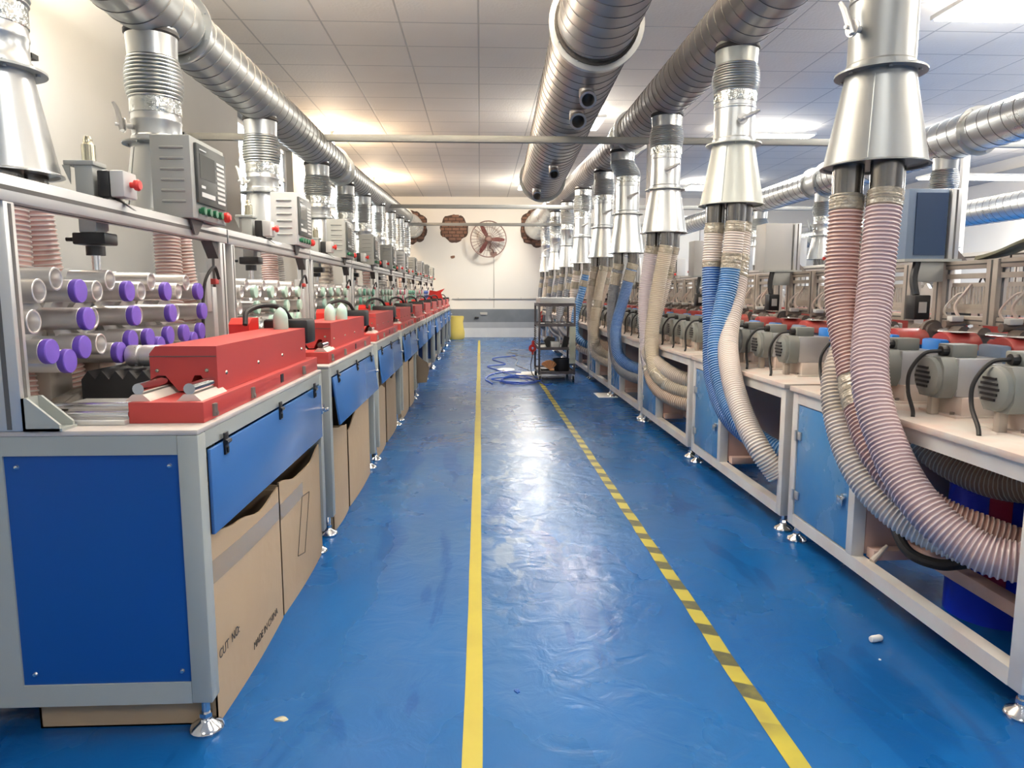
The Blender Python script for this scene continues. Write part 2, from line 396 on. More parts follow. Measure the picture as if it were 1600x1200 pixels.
# left wall with window openings
WINS = [(7.15, 9.15, 1.72, 2.72), (11.0, 12.6, 1.72, 2.72), (14.0, 15.3, 1.72, 2.72)]
m = MB()
ys = [YN] + [v for w in WINS for v in w[:2]] + [YF]
for i in range(0, len(ys), 2): m.box((XL - .2, ys[i], 0), (XL, ys[i + 1], CEIL))
for w in WINS:
    m.box((XL - .2, w[0], 0), (XL, w[1], w[2])); m.box((XL - .2, w[0], w[3]), (XL, w[1], CEIL))
struct(m.build('wall_left', M['wall_grey'], smooth=0))
for i, w in enumerate(WINS):
    m = MB(); x0, x1 = XL - .13, XL - .08
    for (a, c, e, f) in ((w[0], w[1], w[2], w[2] + .05), (w[0], w[1], w[3] - .05, w[3]), (w[0], w[0] + .05, w[2] + .05, w[3] - .05), (w[1] - .05, w[1], w[2] + .05, w[3] - .05)):
        m.box((x0, a, e), (x1, c, f))
    mid = (w[0] + w[1]) / 2; m.box((x0 + .002, mid - .03, w[2] + .05), (x1 - .002, mid + .03, w[3] - .05))
    m.box((x0 + .002, w[0] + .05, w[2] + .62), (x1 - .002, mid - .03, w[2] + .66)); m.box((x0 + .002, mid + .03, w[2] + .62), (x1 - .002, w[1] - .05, w[2] + .66))
    wo = struct(m.build('window_%d' % (i + 1), M['white_plastic'], smooth=0))
    m = MB(); m.box((x0 + .02, w[0] + .04, w[2] + .04), (x0 + .026, w[1] - .04, w[3] - .04))
    g = bpy.data.materials.new('window_glass'); g.use_nodes = True; gb = g.node_tree.nodes['Principled BSDF']
    gb.inputs['Transmission Weight'].default_value = 1; gb.inputs['Roughness'].default_value = .02; gb.inputs['IOR'].default_value = 1.01
    m.build('pane', g, wo, smooth=0)
m = MB(); m.box((XR, YN, 0), (XR + .2, YF, CEIL)); struct(m.build('wall_right', M['wall'], smooth=0))
m = MB(); m.box((XR - .04, YN, 2.78), (XR, YF, 2.90)); struct(m.build('trim_3', M['band_mid'], smooth=0))
m = MB(); m.box((XL, YN - .2, 0), (XR, YN, CEIL)); struct(m.build('wall_near', M['wall'], smooth=0))
m = MB(); m.box((XL, YF, 0), (XR, YF + .2, CEIL)); struct(m.build('wall_far', M['wall'], smooth=0))
# flat grey and white bands at the foot of the far wall
m = MB(); m.box((-.9, YF - .012, .34), (1.5, YF, .63)); struct(m.build('trim_1', M['band_dark'], smooth=0))
m = MB(); m.box((-.9, YF - .014, .21), (1.5, YF, .34)); struct(m.build('trim_2', M['band_mid'], smooth=0))
m = MB(); m.box((-.9, YF - .018, 0), (1.5, YF, .21)); struct(m.build('baseboard_far', M['band_white'], smooth=0))
# lamps
for i, (x, y, lx, ly, w, c) in enumerate(LAMPS):
    warm = c[2] < .7
    side = 'warm' if warm else 'white'
    seen = {8: 'large white ceiling light panel over the next aisle at the upper right corner', 11: 'long white ceiling light far off beyond the right ducts',
            5: 'warm bulb on the ceiling behind the left duct, nearer one', 6: 'warm bulb on the ceiling behind the left duct near the far wall',
            7: 'white ceiling light panel near the far wall past the thick middle duct', 4: 'white ceiling light panel hidden above the thick middle duct',
            10: 'white ceiling light panel over the next aisle, beyond the largest one', 12: 'white ceiling light panel over the far right bay',
            13: 'white ceiling light panel over the next aisle near the far wall', 2: 'white ceiling light panel over the nearest left wall machines',
            3: 'white ceiling light panel beside the near end of right duct'}.get(i, ['square white ceiling light panel behind the camera on the left', 'square white ceiling light panel over the near end of the aisle'][i] if i < 2 else ['wide white ceiling light panel over the near part of next aisle', 'wide white ceiling light panel behind the camera at right'][i == 14])
    r = empty('ceiling_light', (x, y, CEIL), seen, 'ceiling light', 'ceiling light panels')
    if not lx:
        m = MB(); m.cyl((0, 0, -.09), (0, 0, 0), .02, seg=10); m.build('lamp_socket', M['white_plastic'], r)
        m = MB(); m.lathe([(0, -.20), (.02, -.198), (.034, -.18), (.036, -.16), (.028, -.13), (.016, -.11), (.014, -.09)], seg=16); m.build('bulb', M['lamp_warm'], r)
        pd = bpy.data.lights.new('bulb_light', 'POINT'); pd.shadow_soft_size = .05; pd.energy = w * 1.6; pd.color = c
        po = bpy.data.objects.new('bulb_light', pd); COL.objects.link(po); po.location = (x, y, CEIL - .27)
        continue
    dr = LOW[i][0] if i in LOW else 0.0; r.location.z -= dr
    m = MB()
    for (a, q) in (((-lx / 2 - .02, -ly / 2 - .02, -.12), (lx / 2 + .02, -ly / 2, -.09)), ((-lx / 2 - .02, ly / 2, -.12), (lx / 2 + .02, ly / 2 + .02, -.09)),
                   ((-lx / 2 - .02, -ly / 2, -.12), (-lx / 2, ly / 2, -.09)), ((lx / 2, -ly / 2, -.12), (lx / 2 + .02, ly / 2, -.09))): m.box(a, q)
    for sx in (-1, 1): m.cyl((sx * lx * .3, 0, -.1), (sx * lx * .3, 0, dr), .006, seg=6)
    m.build('frame', M['white_plastic'], r, smooth=0)
    m = MB(); m.box((-lx / 2, -ly / 2, -.13), (lx / 2, ly / 2, -.1)); m.build('diffuser', M['lamp_warm'] if warm else M['lamp'], r, smooth=0)
    ld = bpy.data.lights.new('panel_light', 'AREA'); ld.shape = 'RECTANGLE'; ld.size = lx; ld.size_y = ly; ld.energy = w; ld.color = c
    lo = bpy.data.objects.new('panel_light', ld); COL.objects.link(lo); lo.location = (x, y, CEIL - .14 - dr)
    if dr:
        ld = bpy.data.lights.new('uplight', 'AREA'); ld.shape = 'RECTANGLE'; ld.size = lx; ld.size_y = ly; ld.energy = LOW[i][1]; ld.color = (c[0], c[1] * .92, c[2] * .82)
        lo = bpy.data.objects.new('uplight', ld); COL.objects.link(lo); lo.location = (x, y, CEIL - .085 - dr); lo.rotation_euler = (math.pi, 0, 0)
        continue
    pd = bpy.data.lights.new('lamp_glow', 'POINT'); pd.shadow_soft_size = .22; pd.energy = w * (UP if x < 2 else {8: .8, 12: 1.6}.get(i, .3)); pd.color = c
    po = bpy.data.objects.new('lamp_glow', pd); COL.objects.link(po); po.location = (x, y, CEIL - .26)
# daylight coming in through the windows
for w in WINS:
    ld = bpy.data.lights.new('window_daylight', 'AREA'); ld.shape = 'RECTANGLE'; ld.size = w[1] - w[0]; ld.size_y = w[3] - w[2]; ld.energy = 55; ld.color = (.93, .97, 1)
    lo = bpy.data.objects.new('window_daylight', ld); COL.objects.link(lo); lo.location = (XL - .25, (w[0] + w[1]) / 2, (w[2] + w[3]) / 2); lo.rotation_euler = (R(90), 0, R(-90))

# bare brick patches on the far wall
def brick_patch(cx, cz, rx, rz, hole=None, seed=1, label=''):
    rnd = random.Random(seed)
    ang = [2 * math.pi * i / 40 for i in range(40)]
    rad = [1 + .05 * math.sin(5 * a + seed) + .04 * math.sin(9 * a + 2 * seed) + rnd.uniform(-.03, .03) for a in ang]
    def inside(x, z):
        a = math.atan2((z - cz) / rz, (x - cx) / rx) % (2 * math.pi); return math.hypot((x - cx) / rx, (z - cz) / rz) < rad[int(a / (2 * math.pi) * 40) % 40] * .97
    r = empty('exposed_brick_patch', (cx, YF, cz), label, 'brick patch')
    m = MB(); m.prism([(rx * k * math.cos(a), rz * k * math.sin(a)) for a, k in zip(ang, rad)], 1, -.006, 0)
    m.build('mortar_bed', M['mortar'], r, smooth=0)
    m = MB(); z = cz - rz * 1.1; row = 0
    while z < cz + rz * 1.1:
        x = cx - rx * 1.2 - (.08 if row % 2 else 0)
        while x < cx + rx * 1.2:
            # trim each brick to the patch outline
            xs = [q for q in [x + .148 * t / 8 for t in range(9)] if inside(q, z + .028) and inside(q, z + .01) and inside(q, z + .046)]
            if len(xs) > 1 and xs[-1] - xs[0] > .03:
                m.box((xs[0] - cx, -.018 - rnd.uniform(0, .006), z - cz), (xs[-1] - cx, -.001, z + .056 - cz), .004)
            x += .165
        z += .071; row += 1
    m.build('bricks', M['brick'], r)
    return r
brick_patch(-.56, 2.40, .31, .30, seed=3, label='round patch of bare bricks in the far wall between left duct and fan')
brick_patch(-1.47, 2.42, .32, .36, seed=5, label='bare brick ring around the left duct where it enters the far wall')
brick_patch(1.25, 2.42, .36, .42, seed=8, label='bare brick ring around the right duct where it enters the far wall')
m = MB(); rnd = random.Random(2)
m.prism([(.05 * k * math.cos(a), .045 * k * math.sin(a)) for a, k in [(2 * math.pi * i / 9, rnd.uniform(.6, 1.1)) for i in range(9)]], 1, -.006, 0)
tag(m.build('plaster_chip', M['brick'], loc=(-.60, YF, 1.78), smooth=0), 'small chipped spot in the plaster below the round brick patch', 'wall chip')

# wall fan
fan = empty('wall_fan', (.19, YF, 2.15), 'large round caged wall fan with maroon blades on the far wall', 'fan')
m = MB()
def ringpts(r, y, n=48): return [Vector((r * math.cos(2 * math.pi * i / n), y, r * math.sin(2 * math.pi * i / n))) for i in range(n + 1)]
m.tube(ringpts(.385, -.30), .011, 6, False); m.tube(ringpts(.385, -.24), .008, 6, False); m.tube(ringpts(.25, -.35), .0035, 5, False); m.tube(ringpts(.12, -.37), .0035, 5, False)
for i in range(30):
    a = 2 * math.pi * i / 30; c, s_ = math.cos(a), math.sin(a)
    m.tube([Vector((.05 * c, -.375, .05 * s_)), Vector((.22 * c, -.36, .22 * s_)), Vector((.385 * c, -.30, .385 * s_)), Vector((.385 * c, -.24, .385 * s_)), Vector((.2 * c, -.20, .2 * s_)), Vector((.07 * c, -.19, .07 * s_))], .0028, 4, False)
m.build('cage', M['fan_metal'], fan)
m = MB(); m.lathe([(0, -.34), (.05, -.33), (.07, -.29), (.07, -.22), (.085, -.20), (.085, -.10), (.05, -.06), (0, -.05)], axis=(0, 1, 0), seg=20); m.build('motor', M['fan_metal'], fan)
for k in range(3):
    m = MB(); a0 = R(118 + 120 * k); pts = []
    n = 8
    for i in range(n + 1):
        rr = .06 + .29 * i / n; wdt = .035 + .05 * math.sin(math.pi * min(1, i / n * .85 + .1))
        pts.append((rr, wdt))
    grid = []
    for rr, wdt in pts:
        row = []
        for t in (-1, 0, 1):
            aa = a0 + t * wdt / rr * .55
            row.append((rr * math.cos(aa), -.28 + t * .022, rr * math.sin(aa)))
        grid.append(row)
    vs = [[[m.bm.verts.new((x, y + d, z)) for x, y, z in row] for row in grid] for d in (0, .004)]
    for i in range(n):
        for j in range(2):
            m.bm.faces.new((vs[0][i][j], vs[0][i + 1][j], vs[0][i + 1][j + 1], vs[0][i][j + 1])); m.bm.faces.new((vs[1][i][j], vs[1][i][j + 1], vs[1][i + 1][j + 1], vs[1][i + 1][j]))
    for i in range(n):
        for j in (0, 2): m.bm.faces.new((vs[0][i][j], vs[0][i + 1][j], vs[1][i + 1][j], vs[1][i][j]))
    m.build('blade', M['fan_blade'], fan)
m = MB(); m.tube(crom([(0, -.15, -.02), (.05, -.12, -.10), (.03, -.10, -.17), (.10, -.06, -.22), (.12, -.02, -.28)]), .016, 8); m.prism([(.05, -.26), (.19, -.26), (.19, -.31), (.12, -.39), (.05, -.31)], 1, -.03, 0)
m.build('bracket', M['fan_metal'], fan)
m = MB(); m.tube([(.31, YF - .012, 1.78), (.315, YF - .012, 1.2), (.31, YF - .012, .66)], .006, 6)
tag(m.build('fan_cord', M['wallcable']), 'thin grey cord running down the far wall from the fan', 'cord')
m = MB(); m.cyl((-.62, YF - .02, .86), (1.4, YF - .02, .86), .014, seg=8)
for x in (-.5, .2, .9): m.box((x, YF - .03, .84), (x + .03, YF, .88))
tag(m.build('wall_conduit', M['wallcable']), 'horizontal grey conduit along the far wall above the dark band', 'conduit')
m = MB(); m.box((.0, YF - .035, .50), (.16, YF - .011, .56), .004); tag(m.build('socket_box', M['wallcable']), 'small grey outlet plate on the dark band of the far wall', 'outlet')
m = MB(); m.box((-.12, YF - .05, .42), (-.03, YF - .011, .46), .004); tag(m.build('wall_hook', M['black']), 'small black bracket on dark band of the far wall', 'bracket')

# floor tapes
m = MB(); rnd = random.Random(4)
def strip(m, x, w, y0, y1, step, jit):
    pts = []; y = y0
    while y < y1: pts.append((x + rnd.uniform(-jit, jit), y)); y += step
    A = [m.bm.verts.new((px - w / 2 + rnd.uniform(-jit, jit) * .4, py, .0012)) for px, py in pts]; B = [m.bm.verts.new((px + w / 2 + rnd.uniform(-jit, jit) * .4, py, .0012)) for px, py in pts]
    for i in range(len(pts) - 1): m.bm.faces.new((A[i], B[i], B[i + 1], A[i + 1]))
strip(m, -.022, .044, .2, 15.0, .25, .0015)
tag(m.build('floor_tape', M['tape_yellow'], smooth=0), 'solid yellow tape line along the middle of the blue floor', 'floor tape')
tm = bpy.data.materials.new('worn_dashed_tape'); tm.use_nodes = True
nt = tm.node_tree; N = nt.nodes; L = nt.links; b = N['Principled BSDF']; tc = N.new('ShaderNodeTexCoord'); sep = N.new('ShaderNodeSeparateXYZ'); L.new(tc.outputs['Object'], sep.inputs[0])
f = mth('FRACT', mth('DIVIDE', mth('ADD', mth('ADD', sep.outputs['Y'], mth('MULTIPLY', sep.outputs['X'], .35)), mth('MULTIPLY', noise(3.0, 2), .10)), .165), 0)
dash = mth('MULTIPLY', ramp(f, .53, .56), ramp(f, .99, .96))
dash = mth('MULTIPLY', dash, ramp(sep.outputs['Y'], 1.45, 1.6))
cc = mixc(ramp(noise(8, 4), .4, .7), (.44, .38, .045), (.35, .30, .05))
c_ = mixc(mth('MULTIPLY', dash, ramp(noise(30, 4), .25, .5, .75, 1.0)), cc, (.075, .075, .035)); L.new(c_, b.inputs['Base Color']); b.inputs['Roughness'].default_value = .4
m = MB(); strip(m, .672, .046, .2, 8.3, .11, .002)
tag(m.build('floor_tape', tm, smooth=0), 'yellow tape line with worn dark dashes right of the aisle middle', 'floor tape')

# ================================================================== left row machines (operator side faces the aisle, local origin: aisle-side near corner on the floor)
LX, LY, PITCH = -.605, 1.52, 1.33
def foot(x, y, z1, parent):
    m = MB(); m.cyl((x, y, .02), (x, y, z1), .0095, seg=10); m.lathe([(0, 0), (.036, 0), (.038, .006), (.034, .014), (.016, .024), (.013, .03), (0, .03)], (x, y, 0), seg=20)
    m.cyl((x, y, .034), (x, y, .044), .015, seg=6)
    m.build('leveling_foot', M['chrome'], parent)
def profile_bar(m, mg, a, b, axis, w, grooves):
    """square aluminium profile; grooves: list of face directions carrying the dark slot (added to mg)."""
    m.box(a, b, .003)
    for d in grooves:
        lo = [min(a[i], b[i]) for i in range(3)]; hi = [max(a[i], b[i]) for i in range(3)]
        ax, sg = d; other = [i for i in range(3) if i not in (ax, axis)][0]
        c = (lo[other] + hi[other]) / 2
        p = lo[:]; q = hi[:]; p[other] = c - w * .09; q[other] = c + w * .09
        p[axis] += .004; q[axis] -= .004
        if sg > 0: p[ax] = hi[ax] - .001; q[ax] = hi[ax] + .0008
        else: p[ax] = lo[ax] - .0008; q[ax] = lo[ax] + .001
        mg.box(p, q)

def make_left(padmat, padset=None, detail=True):
    r = empty('grinding_machine', (0, 0, 0), 'x', 'grinding machine', 'grinding machines of the left row')
    D, Ln, T = -.65, 1.2, .709
    # ---- cabinet frame
    m = MB()
    for y0, y1 in ((0, .045), (Ln - .045, Ln)):
        m.box((-.045, y0, .085), (0, y1, T - .012), .003); m.box((D, y0, .085), (D + .045, y1, T - .012), .003)
        m.box((D + .045, y0 + .001, .655), (-.045, y1 - .001, T - .012)); m.box((D + .045, y0 + .001, .085), (-.045, y1 - .001, .135))
        m.box((-.46, y0 + .001, .135), (-.41, y1 - .001, .655))
    m.box((-.044, .045, .660), (-.001, Ln - .045, T - .012)); m.box((D, .045, .660), (D + .04, Ln - .045, T - .012))
    m.box((D, .045, .09), (D + .04, Ln - .045, .13))
    m.build('cabinet_frame', M['frame'], r)
    m = MB(); m.box((D, 0, T - .012), (0, Ln, T), .003); m.build('tabletop', M['table'], r)
    for y0, y1 in ((.006, .012), (Ln - .012, Ln - .006)):
        m = MB(); m.box((-.41, y0, .135), (-.045, y1, .655)); p = m.build('end_panel', M['blue'], r, smooth=0)
        if y0 < .1:
            for x, z in ((-.385, .63), (-.065, .63), (-.385, .16), (-.065, .16)):
                m = MB(); m.lathe([(0, -.005), (.004, -.004), (.006, 0)], (x, y0, z), (0, 1, 0), seg=10); m.build('screw', M['chrome'], p)
        m = MB(); m.box((D + .045, y0, .135), (-.46, y1, .655)); m.build('end_panel', M['blue'], r, smooth=0)
    m = MB(); m.box((D + .04, .05, .13), (D + .046, Ln - .05, .66)); m.build('rear_panel', M['blue'], r, smooth=0)
    # ---- flap with hinges and latch
    fl = MB(); fl.box((-.004, .05, -.195), (.004, Ln - .05, 0), .0015); flap = fl.build('flap_door', M['flap'], r, loc=(.003, 0, .655))
    for y in (.14, .60, 1.04):
        m = MB(); m.box((.004, y - .012, -.03), (.009, y + .012, .022), .001); m.cyl((.010, y - .014, 0), (.010, y + .014, 0), .006, seg=8); m.box((.009, y - .004, -.026), (.012, y + .004, -.014))
        m.build('hinge', M['black'], flap)
    m = MB(); m.box((.0, Ln - .05, .545), (.010, Ln - .015, .58), .002); m.cyl((.01, Ln - .033, .562), (.03, Ln - .033, .562), .008, seg=10); m.box((.018, Ln - .062, .555), (.026, Ln - .028, .569), .002)
    m.build('latch', M['chrome'], r)
    for x in (-.03, D + .03):
        for y in (.035, Ln - .035): foot(x, y, .09, r)
    # ---- red slide base and cover
    m = MB(); m.box((-.18, .08, T), (-.015, Ln, .757), .002); base = m.build('slide_base', M['red'], r)
    for y in (.14, .42, .98):
        m = MB(); m.tube([(-.0145, y, .716), (-.0145, y, .745)], .009, 10); m.cyl((-.012, y, .722), (-.005, y, .722), .0065, seg=6); m.build('slot_bolt', M['steel_dark'], base)
    m = MB(); m.box((-.016, .70, .722), (-.0135, .73, .748)); m.build('slot', M['black'], base, smooth=0)
    m = MB()
    for x in (-.165, -.052):
        m.prism([(x - .028, .757), (x + .028, .757), (x + .012, .772), (x - .012, .772)], 1, .095, .26)
    m.build('rod_support', M['table_dusty'], base, smooth=0)
    for x in (-.165, -.052):
        m = MB(); m.cyl((x, .10, .784), (x, .26, .784), .013, seg=14); m.build('guide_rod', M['chrome'], base)
    m = MB(); m.prism([(-.195, .790), (-.195, .853), (-.180, .871), (-.035, .871), (-.035, .758), (-.052, .758), (-.075, .800), (-.09, .800), (-.11, .762), (-.13, .762), (-.16, .80), (-.178, .80)], 1, .23, 1.11)
    cov = m.build('slide_cover', M['red'], r, smooth=0)
    m = MB(); m.box((-.1955, .2285, .8455), (-.036, .23, .8475)); m.build('seam', M['groove'], cov, smooth=0)
    for y, z in ((.29, .80), (.55, .80), (.80, .80), (1.05, .80)):
        m = MB(); m.lathe([(0, .004), (.004, .003), (.0055, 0)], (-.035, y, z), (1, 0, 0), seg=8); m.build('screw', M['brass'], cov)
    for x in (-.178, -.06):
        m = MB(); m.lathe([(0, -.004), (.004, -.003), (.0055, 0)], (x, .23, .812), (0, 1, 0), seg=8); m.build('screw', M['brass'], cov)
    # motor case and red block at the far end of the slide
    m = MB(); m.box((-.19, 1.125, .812), (-.028, 1.25, .902), .010); cs = m.build('drive_case', M['black'], r)
    m = MB(); m.box((-.12, 1.11, .757), (-.06, 1.19, .815), .003); m.build('case_bracket', M['steel_dark'], r)
    m = MB(); m.prism([(1.00, .871), (1.00, .89), (1.03, .91), (1.11, .91), (1.11, .871)], 0, -.27, -.20); m.box((-.27, 1.0, .757), (-.20, 1.11, .871)); m.build('rear_block', M['red_bright'], r, smooth=0)
    m = MB(); m.tube(crom([(-.20, .96, .89), (-.20, .99, .935), (-.16, 1.06, .955), (-.12, 1.13, .94), (-.10, 1.18, .895)]), .009, 8); m.build('cable_loop', M['rubber'], r)
    # ---- cross slide in front of the turrets
    for y, z in ((.085, .730), (.135, .742)):
        m = MB(); m.cyl((-.40, y, z), (-.18, y, z), .0075, seg=12); m.build('cross_rod', M['chrome'], r)
    m = MB(); m.box((-.40, .06, T), (-.18, .16, .72), .002); m.box((-.38, .20, T), (-.18, .28, .738), .003); m.build('cross_slide', M['alu'], r)
    m = MB()
    n = 13; pts = [(-.42, .709)] + [(-.42 + .225 * i / n, .800 if i % 2 else .778) for i in range(n + 1)] + [(-.195, .709)]
    m.prism(pts, 1, .34, .56)
    m.build('bellows', M['bellows'], r, smooth=0)
    m = MB(); m.lathe([(0, 0), (.027, 0), (.029, .004), (.029, .03), (.026, .033), (.026, .036), (.029, .04), (.029, .15)], (-.335, .42, .832), (1, 0, 0), seg=20)
    for k in range(6):
        a = 2 * math.pi * k / 6; m.cyl((-.31, .42 + .0285 * math.cos(a), .832 + .0285 * math.sin(a)), (-.31, .42 + .0305 * math.cos(a), .832 + .0305 * math.sin(a)), .004, seg=6)
    m.build('spindle', M['tube'], r)
    # ---- aluminium portal
    BX0, BX1 = -.4125, -.3575
    m = MB(); mg = MB(); profile_bar(m, mg, (BX0, -.03, 1.185), (BX1, 1.285, 1.24), 1, .055, [(0, 1), (2, -1)])
    bm_ = m.build('portal_beam', M['alu'], r); mg.build('slot', M['groove'], bm_, smooth=0)
    m = MB(); m.box((BX0, 1.285, 1.187), (BX1, 1.296, 1.238), .002); m.build('end_cap', M['black'], bm_)
    for y, wy in ((-.004, .036), (1.205, .055)):
        m = MB(); mg = MB(); profile_bar(m, mg, (BX0, y, T), (BX1, y + wy, 1.185), 2, .055, [(0, 1), (1, -1), (1, 1)])
        p = m.build('portal_post', M['alu'], r); mg.build('slot', M['groove'], p, smooth=0)
    m = MB(); m.prism([(BX1, T), (BX1, T + .07), (BX1 + .012, T + .07), (BX1 + .075, T + .014), (BX1 + .075, T)], 1, -.005, .002)
    m.prism([(BX1, T), (BX1, T + .07), (BX1 + .012, T + .07), (BX1 + .075, T + .014), (BX1 + .075, T)], 1, .045, .052); m.box((BX1, -.005, T), (BX1 + .08, .052, T + .006)); m.box((BX1, -.005, T), (BX1 + .006, .052, T + .07))
    m.build('corner_bracket', M['frame'], r, smooth=0)
    m = MB(); m.prism([(1.205, 1.185), (1.145, 1.185), (1.205, 1.125)], 0, BX0 + .008, BX1 - .008); m.build('corner_bracket', M['groove'], r, smooth=0)
    # hanging air regulator by the far post
    m = MB(); m.box((-.385, 1.15, 1.03), (-.36, 1.185, 1.05), .003); m.build('air_valve', M['red'], r)
    m = MB(); m.tube(crom([(-.345, 1.14, 1.05), (-.345, 1.10, 1.09), (-.36, 1.05, 1.04), (-.37, 1.04, .94), (-.38, 1.06, .80)]), .006, 6); m.build('air_hose', M['rubber'], r)
    m = MB(); m.box((-.40, 1.09, .93), (-.37, 1.13, 1.07), .003); m.box((-.40, 1.13, .80), (-.365, 1.17, 1.02), .003); m.build('side_guide', M['alu'], r)
    # ---- lift actuator with brass cap
    ax, ay = -.443, .50
    m = MB(); m.box((ax - .025, ay - .03, 1.16), (ax + .022, ay + .03, 1.345), .003); m.box((ax - .03, ay + .03, 1.17), (ax + .015, ay + .05, 1.34), .002)
    m.box((ax - .05, ay - .035, 1.335), (ax + .028, ay + .035, 1.347), .002)
    m.prism([(ax - .035, 1.335), (ax - .055, 1.335), (ax - .035, 1.285)], 1, ay - .032, ay - .028)
    act = m.build('lift_actuator', M['grey_box'], r)
    m = MB(); m.lathe([(0, 1.347), (.017, 1.347), (.017, 1.392), (.012, 1.397), (.012, 1.405), (.008, 1.414), (0, 1.416)], (ax, ay, 0), seg=16); m.build('brass_cap', M['brass'], act)
    m = MB(); m.box((ax - .042, ay - .035, 1.128), (ax + .045, ay + .035, 1.16), .004); m.cyl((ax, ay, 1.10), (ax, ay, 1.125), .024, seg=14); m.cyl((ax - .07, ay - .01, 1.143), (ax - .055, ay - .01, 1.143), .006, seg=8); m.build('guide_block', M['black'], act)
    m = MB(); m.cyl((ax, ay, .98), (ax, ay, 1.10), .012, seg=12); m.build('piston_rod', M['chrome'], act)
    # ---- emergency stop box
    m = MB(); m.prism([(-.41, 1.24), (-.405, 1.24), (-.405, 1.27), (-.41, 1.27)], 1, .49, .51); m.prism([(-.36, 1.24), (-.33, 1.22), (-.38, 1.256), (-.39, 1.252)], 1, .49, .51); m.build('stop_bracket', M['black'], r, smooth=0)
    m = MB(); m.box((-.408, .462, 1.252), (-.375, .538, 1.322), .005); eb = m.build('stop_box_base', M['black'], r)
    m = MB(); m.box((-.375, .462, 1.252), (-.338, .538, 1.322), .005); m.build('stop_box_lid', M['grey_light'], r)
    m = MB(); m.lathe([(.008, 0), (.008, .010), (.014, .012), (.016, .02), (.012, .026), (0, .027)], (-.338, .50, 1.288), (1, 0, 0), seg=16); m.build('stop_button', M['red_bright'], r)
    # ---- control box
    cx0, cx1, cy0, cy1, cz0, cz1 = -.458, -.33, .90, 1.205, 1.243, 1.506
    m = MB(); m.box((cx0, cy0, cz0), (cx1, cy1, cz1), .004); cb = m.build('control_box', M['grey_box'], r)
    for k in range(6):
        m = MB(); z = cz1 - .040 - k * .034
        m.tube([(cx0 + .032, cy0, z), (cx0 + .038, cy0 - .002, z), (cx1 - .028, cy0 - .002, z), (cx1 - .022, cy0, z)], .0045, 8); m.build('vent_louvre', M['grey_box'], cb)
    m = MB(); m.box((cx1, cy0 + .03, cz0 + .052), (cx1 + .010, cy1 - .012, cz1 - .018), .002); pn = m.build('control_panel', M['panel_dark'], cb)
    m = MB(); m.box((cx1 + .010, cy0 + .05, cz0 + .135), (cx1 + .0112, cy0 + .185, cz1 - .05)); m.build('screen', M['screen'], pn, smooth=0)
    m = MB()
    for k in range(9): m.box((cx1 + .010, cy0 + .20, cz0 + .068 + k * .0165), (cx1 + .0118, cy0 + .272, cz0 + .077 + k * .0165))
    m.box((cx1 + .010, cy0 + .055, cz0 + .075), (cx1 + .0115, cy0 + .175, cz0 + .09)); m.box((cx1 + .010, cy0 + .055, cz0 + .103), (cx1 + .0115, cy0 + .09, cz0 + .112))
    m.box((cx1 + .010, cy0 + .05, cz1 - .038), (cx1 + .0115, cy0 + .11, cz1 - .034))
    m.build('key_pad', M['keys'], pn, smooth=0)
    for k in range(5):
        y = cy0 + .055 + k * .053; m = MB(); m.lathe([(.009, 0), (.009, .006), (.013, .008), (.013, .02), (0, .021)] if k < 4 else [(.009, 0), (.009, .008), (.018, .010), (.018, .022), (.010, .03), (0, .03)], (cx1, y, cz0 + .027), (1, 0, 0), seg=14)
        m.build('push_button', M['green_btn'] if k < 4 else M['red_bright'], cb)
    m = MB(); m.prism([(cy0 + .02, cz0), (cy0 + .13, cz0), (cy0 + .075, cz0 - .05), (cy0 + .05, cz0 - .05)], 0, -.354, -.347); m.build('box_bracket', M['groove'], cb, smooth=0)
    # ---- turrets: ring of aluminium holders, some with pads
    opens = [{0, 7, 6}, {0, 7, 6, 5}, {0, 7, 6}, {0, 7, 6}]
    ty = [.157, .395, .63, .88]
    for t in range(4):
        y0, z0 = ty[t], .937
        m = MB(); n = 48; pts = []
        for i in range(n):
            a = 2 * math.pi * i / n; k = .112 + .012 * math.cos(8 * a); pts.append((y0 + k * math.sin(a), z0 + k * math.cos(a)))
        m.prism(pts, 0, -.472, -.455); m.cyl((-.50, y0, z0), (-.472, y0, z0), .05, seg=16); m.cyl((-.455, y0, z0), (-.44, y0, z0), .04, seg=16)
        td = m.build('turret_disc', M['grey_light'] if padmat is M['purple'] else M['alu'], r)
        m = MB(); m.box((-.56, y0 - .05, T), (-.50, y0 + .05, .985), .004); m.build('turret_housing', M['alu_dusty'], r)
        for i in range(8):
            a = 2 * math.pi * i / 8; py, pz = y0 + .094 * math.sin(a), z0 + .094 * math.cos(a)
            m = MB(); L0 = .098
            m.lathe([(.0268, 0), (.0268, L0 - .001), (.0258, L0), (.0222, L0), (.0208, L0 - .002), (.0205, .03), (0, .03), (0, 0)], (-.455, py, pz), (1, 0, 0), seg=22)
            m.build('holder_tube', M['tube'], td)
            if i not in opens[t]:
                m = MB(); m.lathe([(0, -.004), (.020, -.004), (.0265, -.002), (.028, .001), (.028, .0135), (.0265, .0155), (0, .0165)], (-.355, py, pz), (1, 0, 0), seg=22)
                m.build('pad', padset[(t + i) % len(padset)] if padset else padmat, td)
    # loose grey dust sheet stays with the machine bed
    m = MB(); rnd = random.Random(3); nx, ny = 12, 12; g = []
    for i in range(nx + 1):
        row = []
        for j in range(ny + 1):
            u, v = i / nx, j / ny
            h = .05 * math.sin(3.1 * u) * math.sin(3.1 * v) * (1 + .5 * math.sin(9 * u + 4 * v)) + rnd.uniform(0, .012)
            row.append(m.bm.verts.new((-.50 + .09 * u, .26 + .62 * v, .711 + max(0, h))))
        g.append(row)
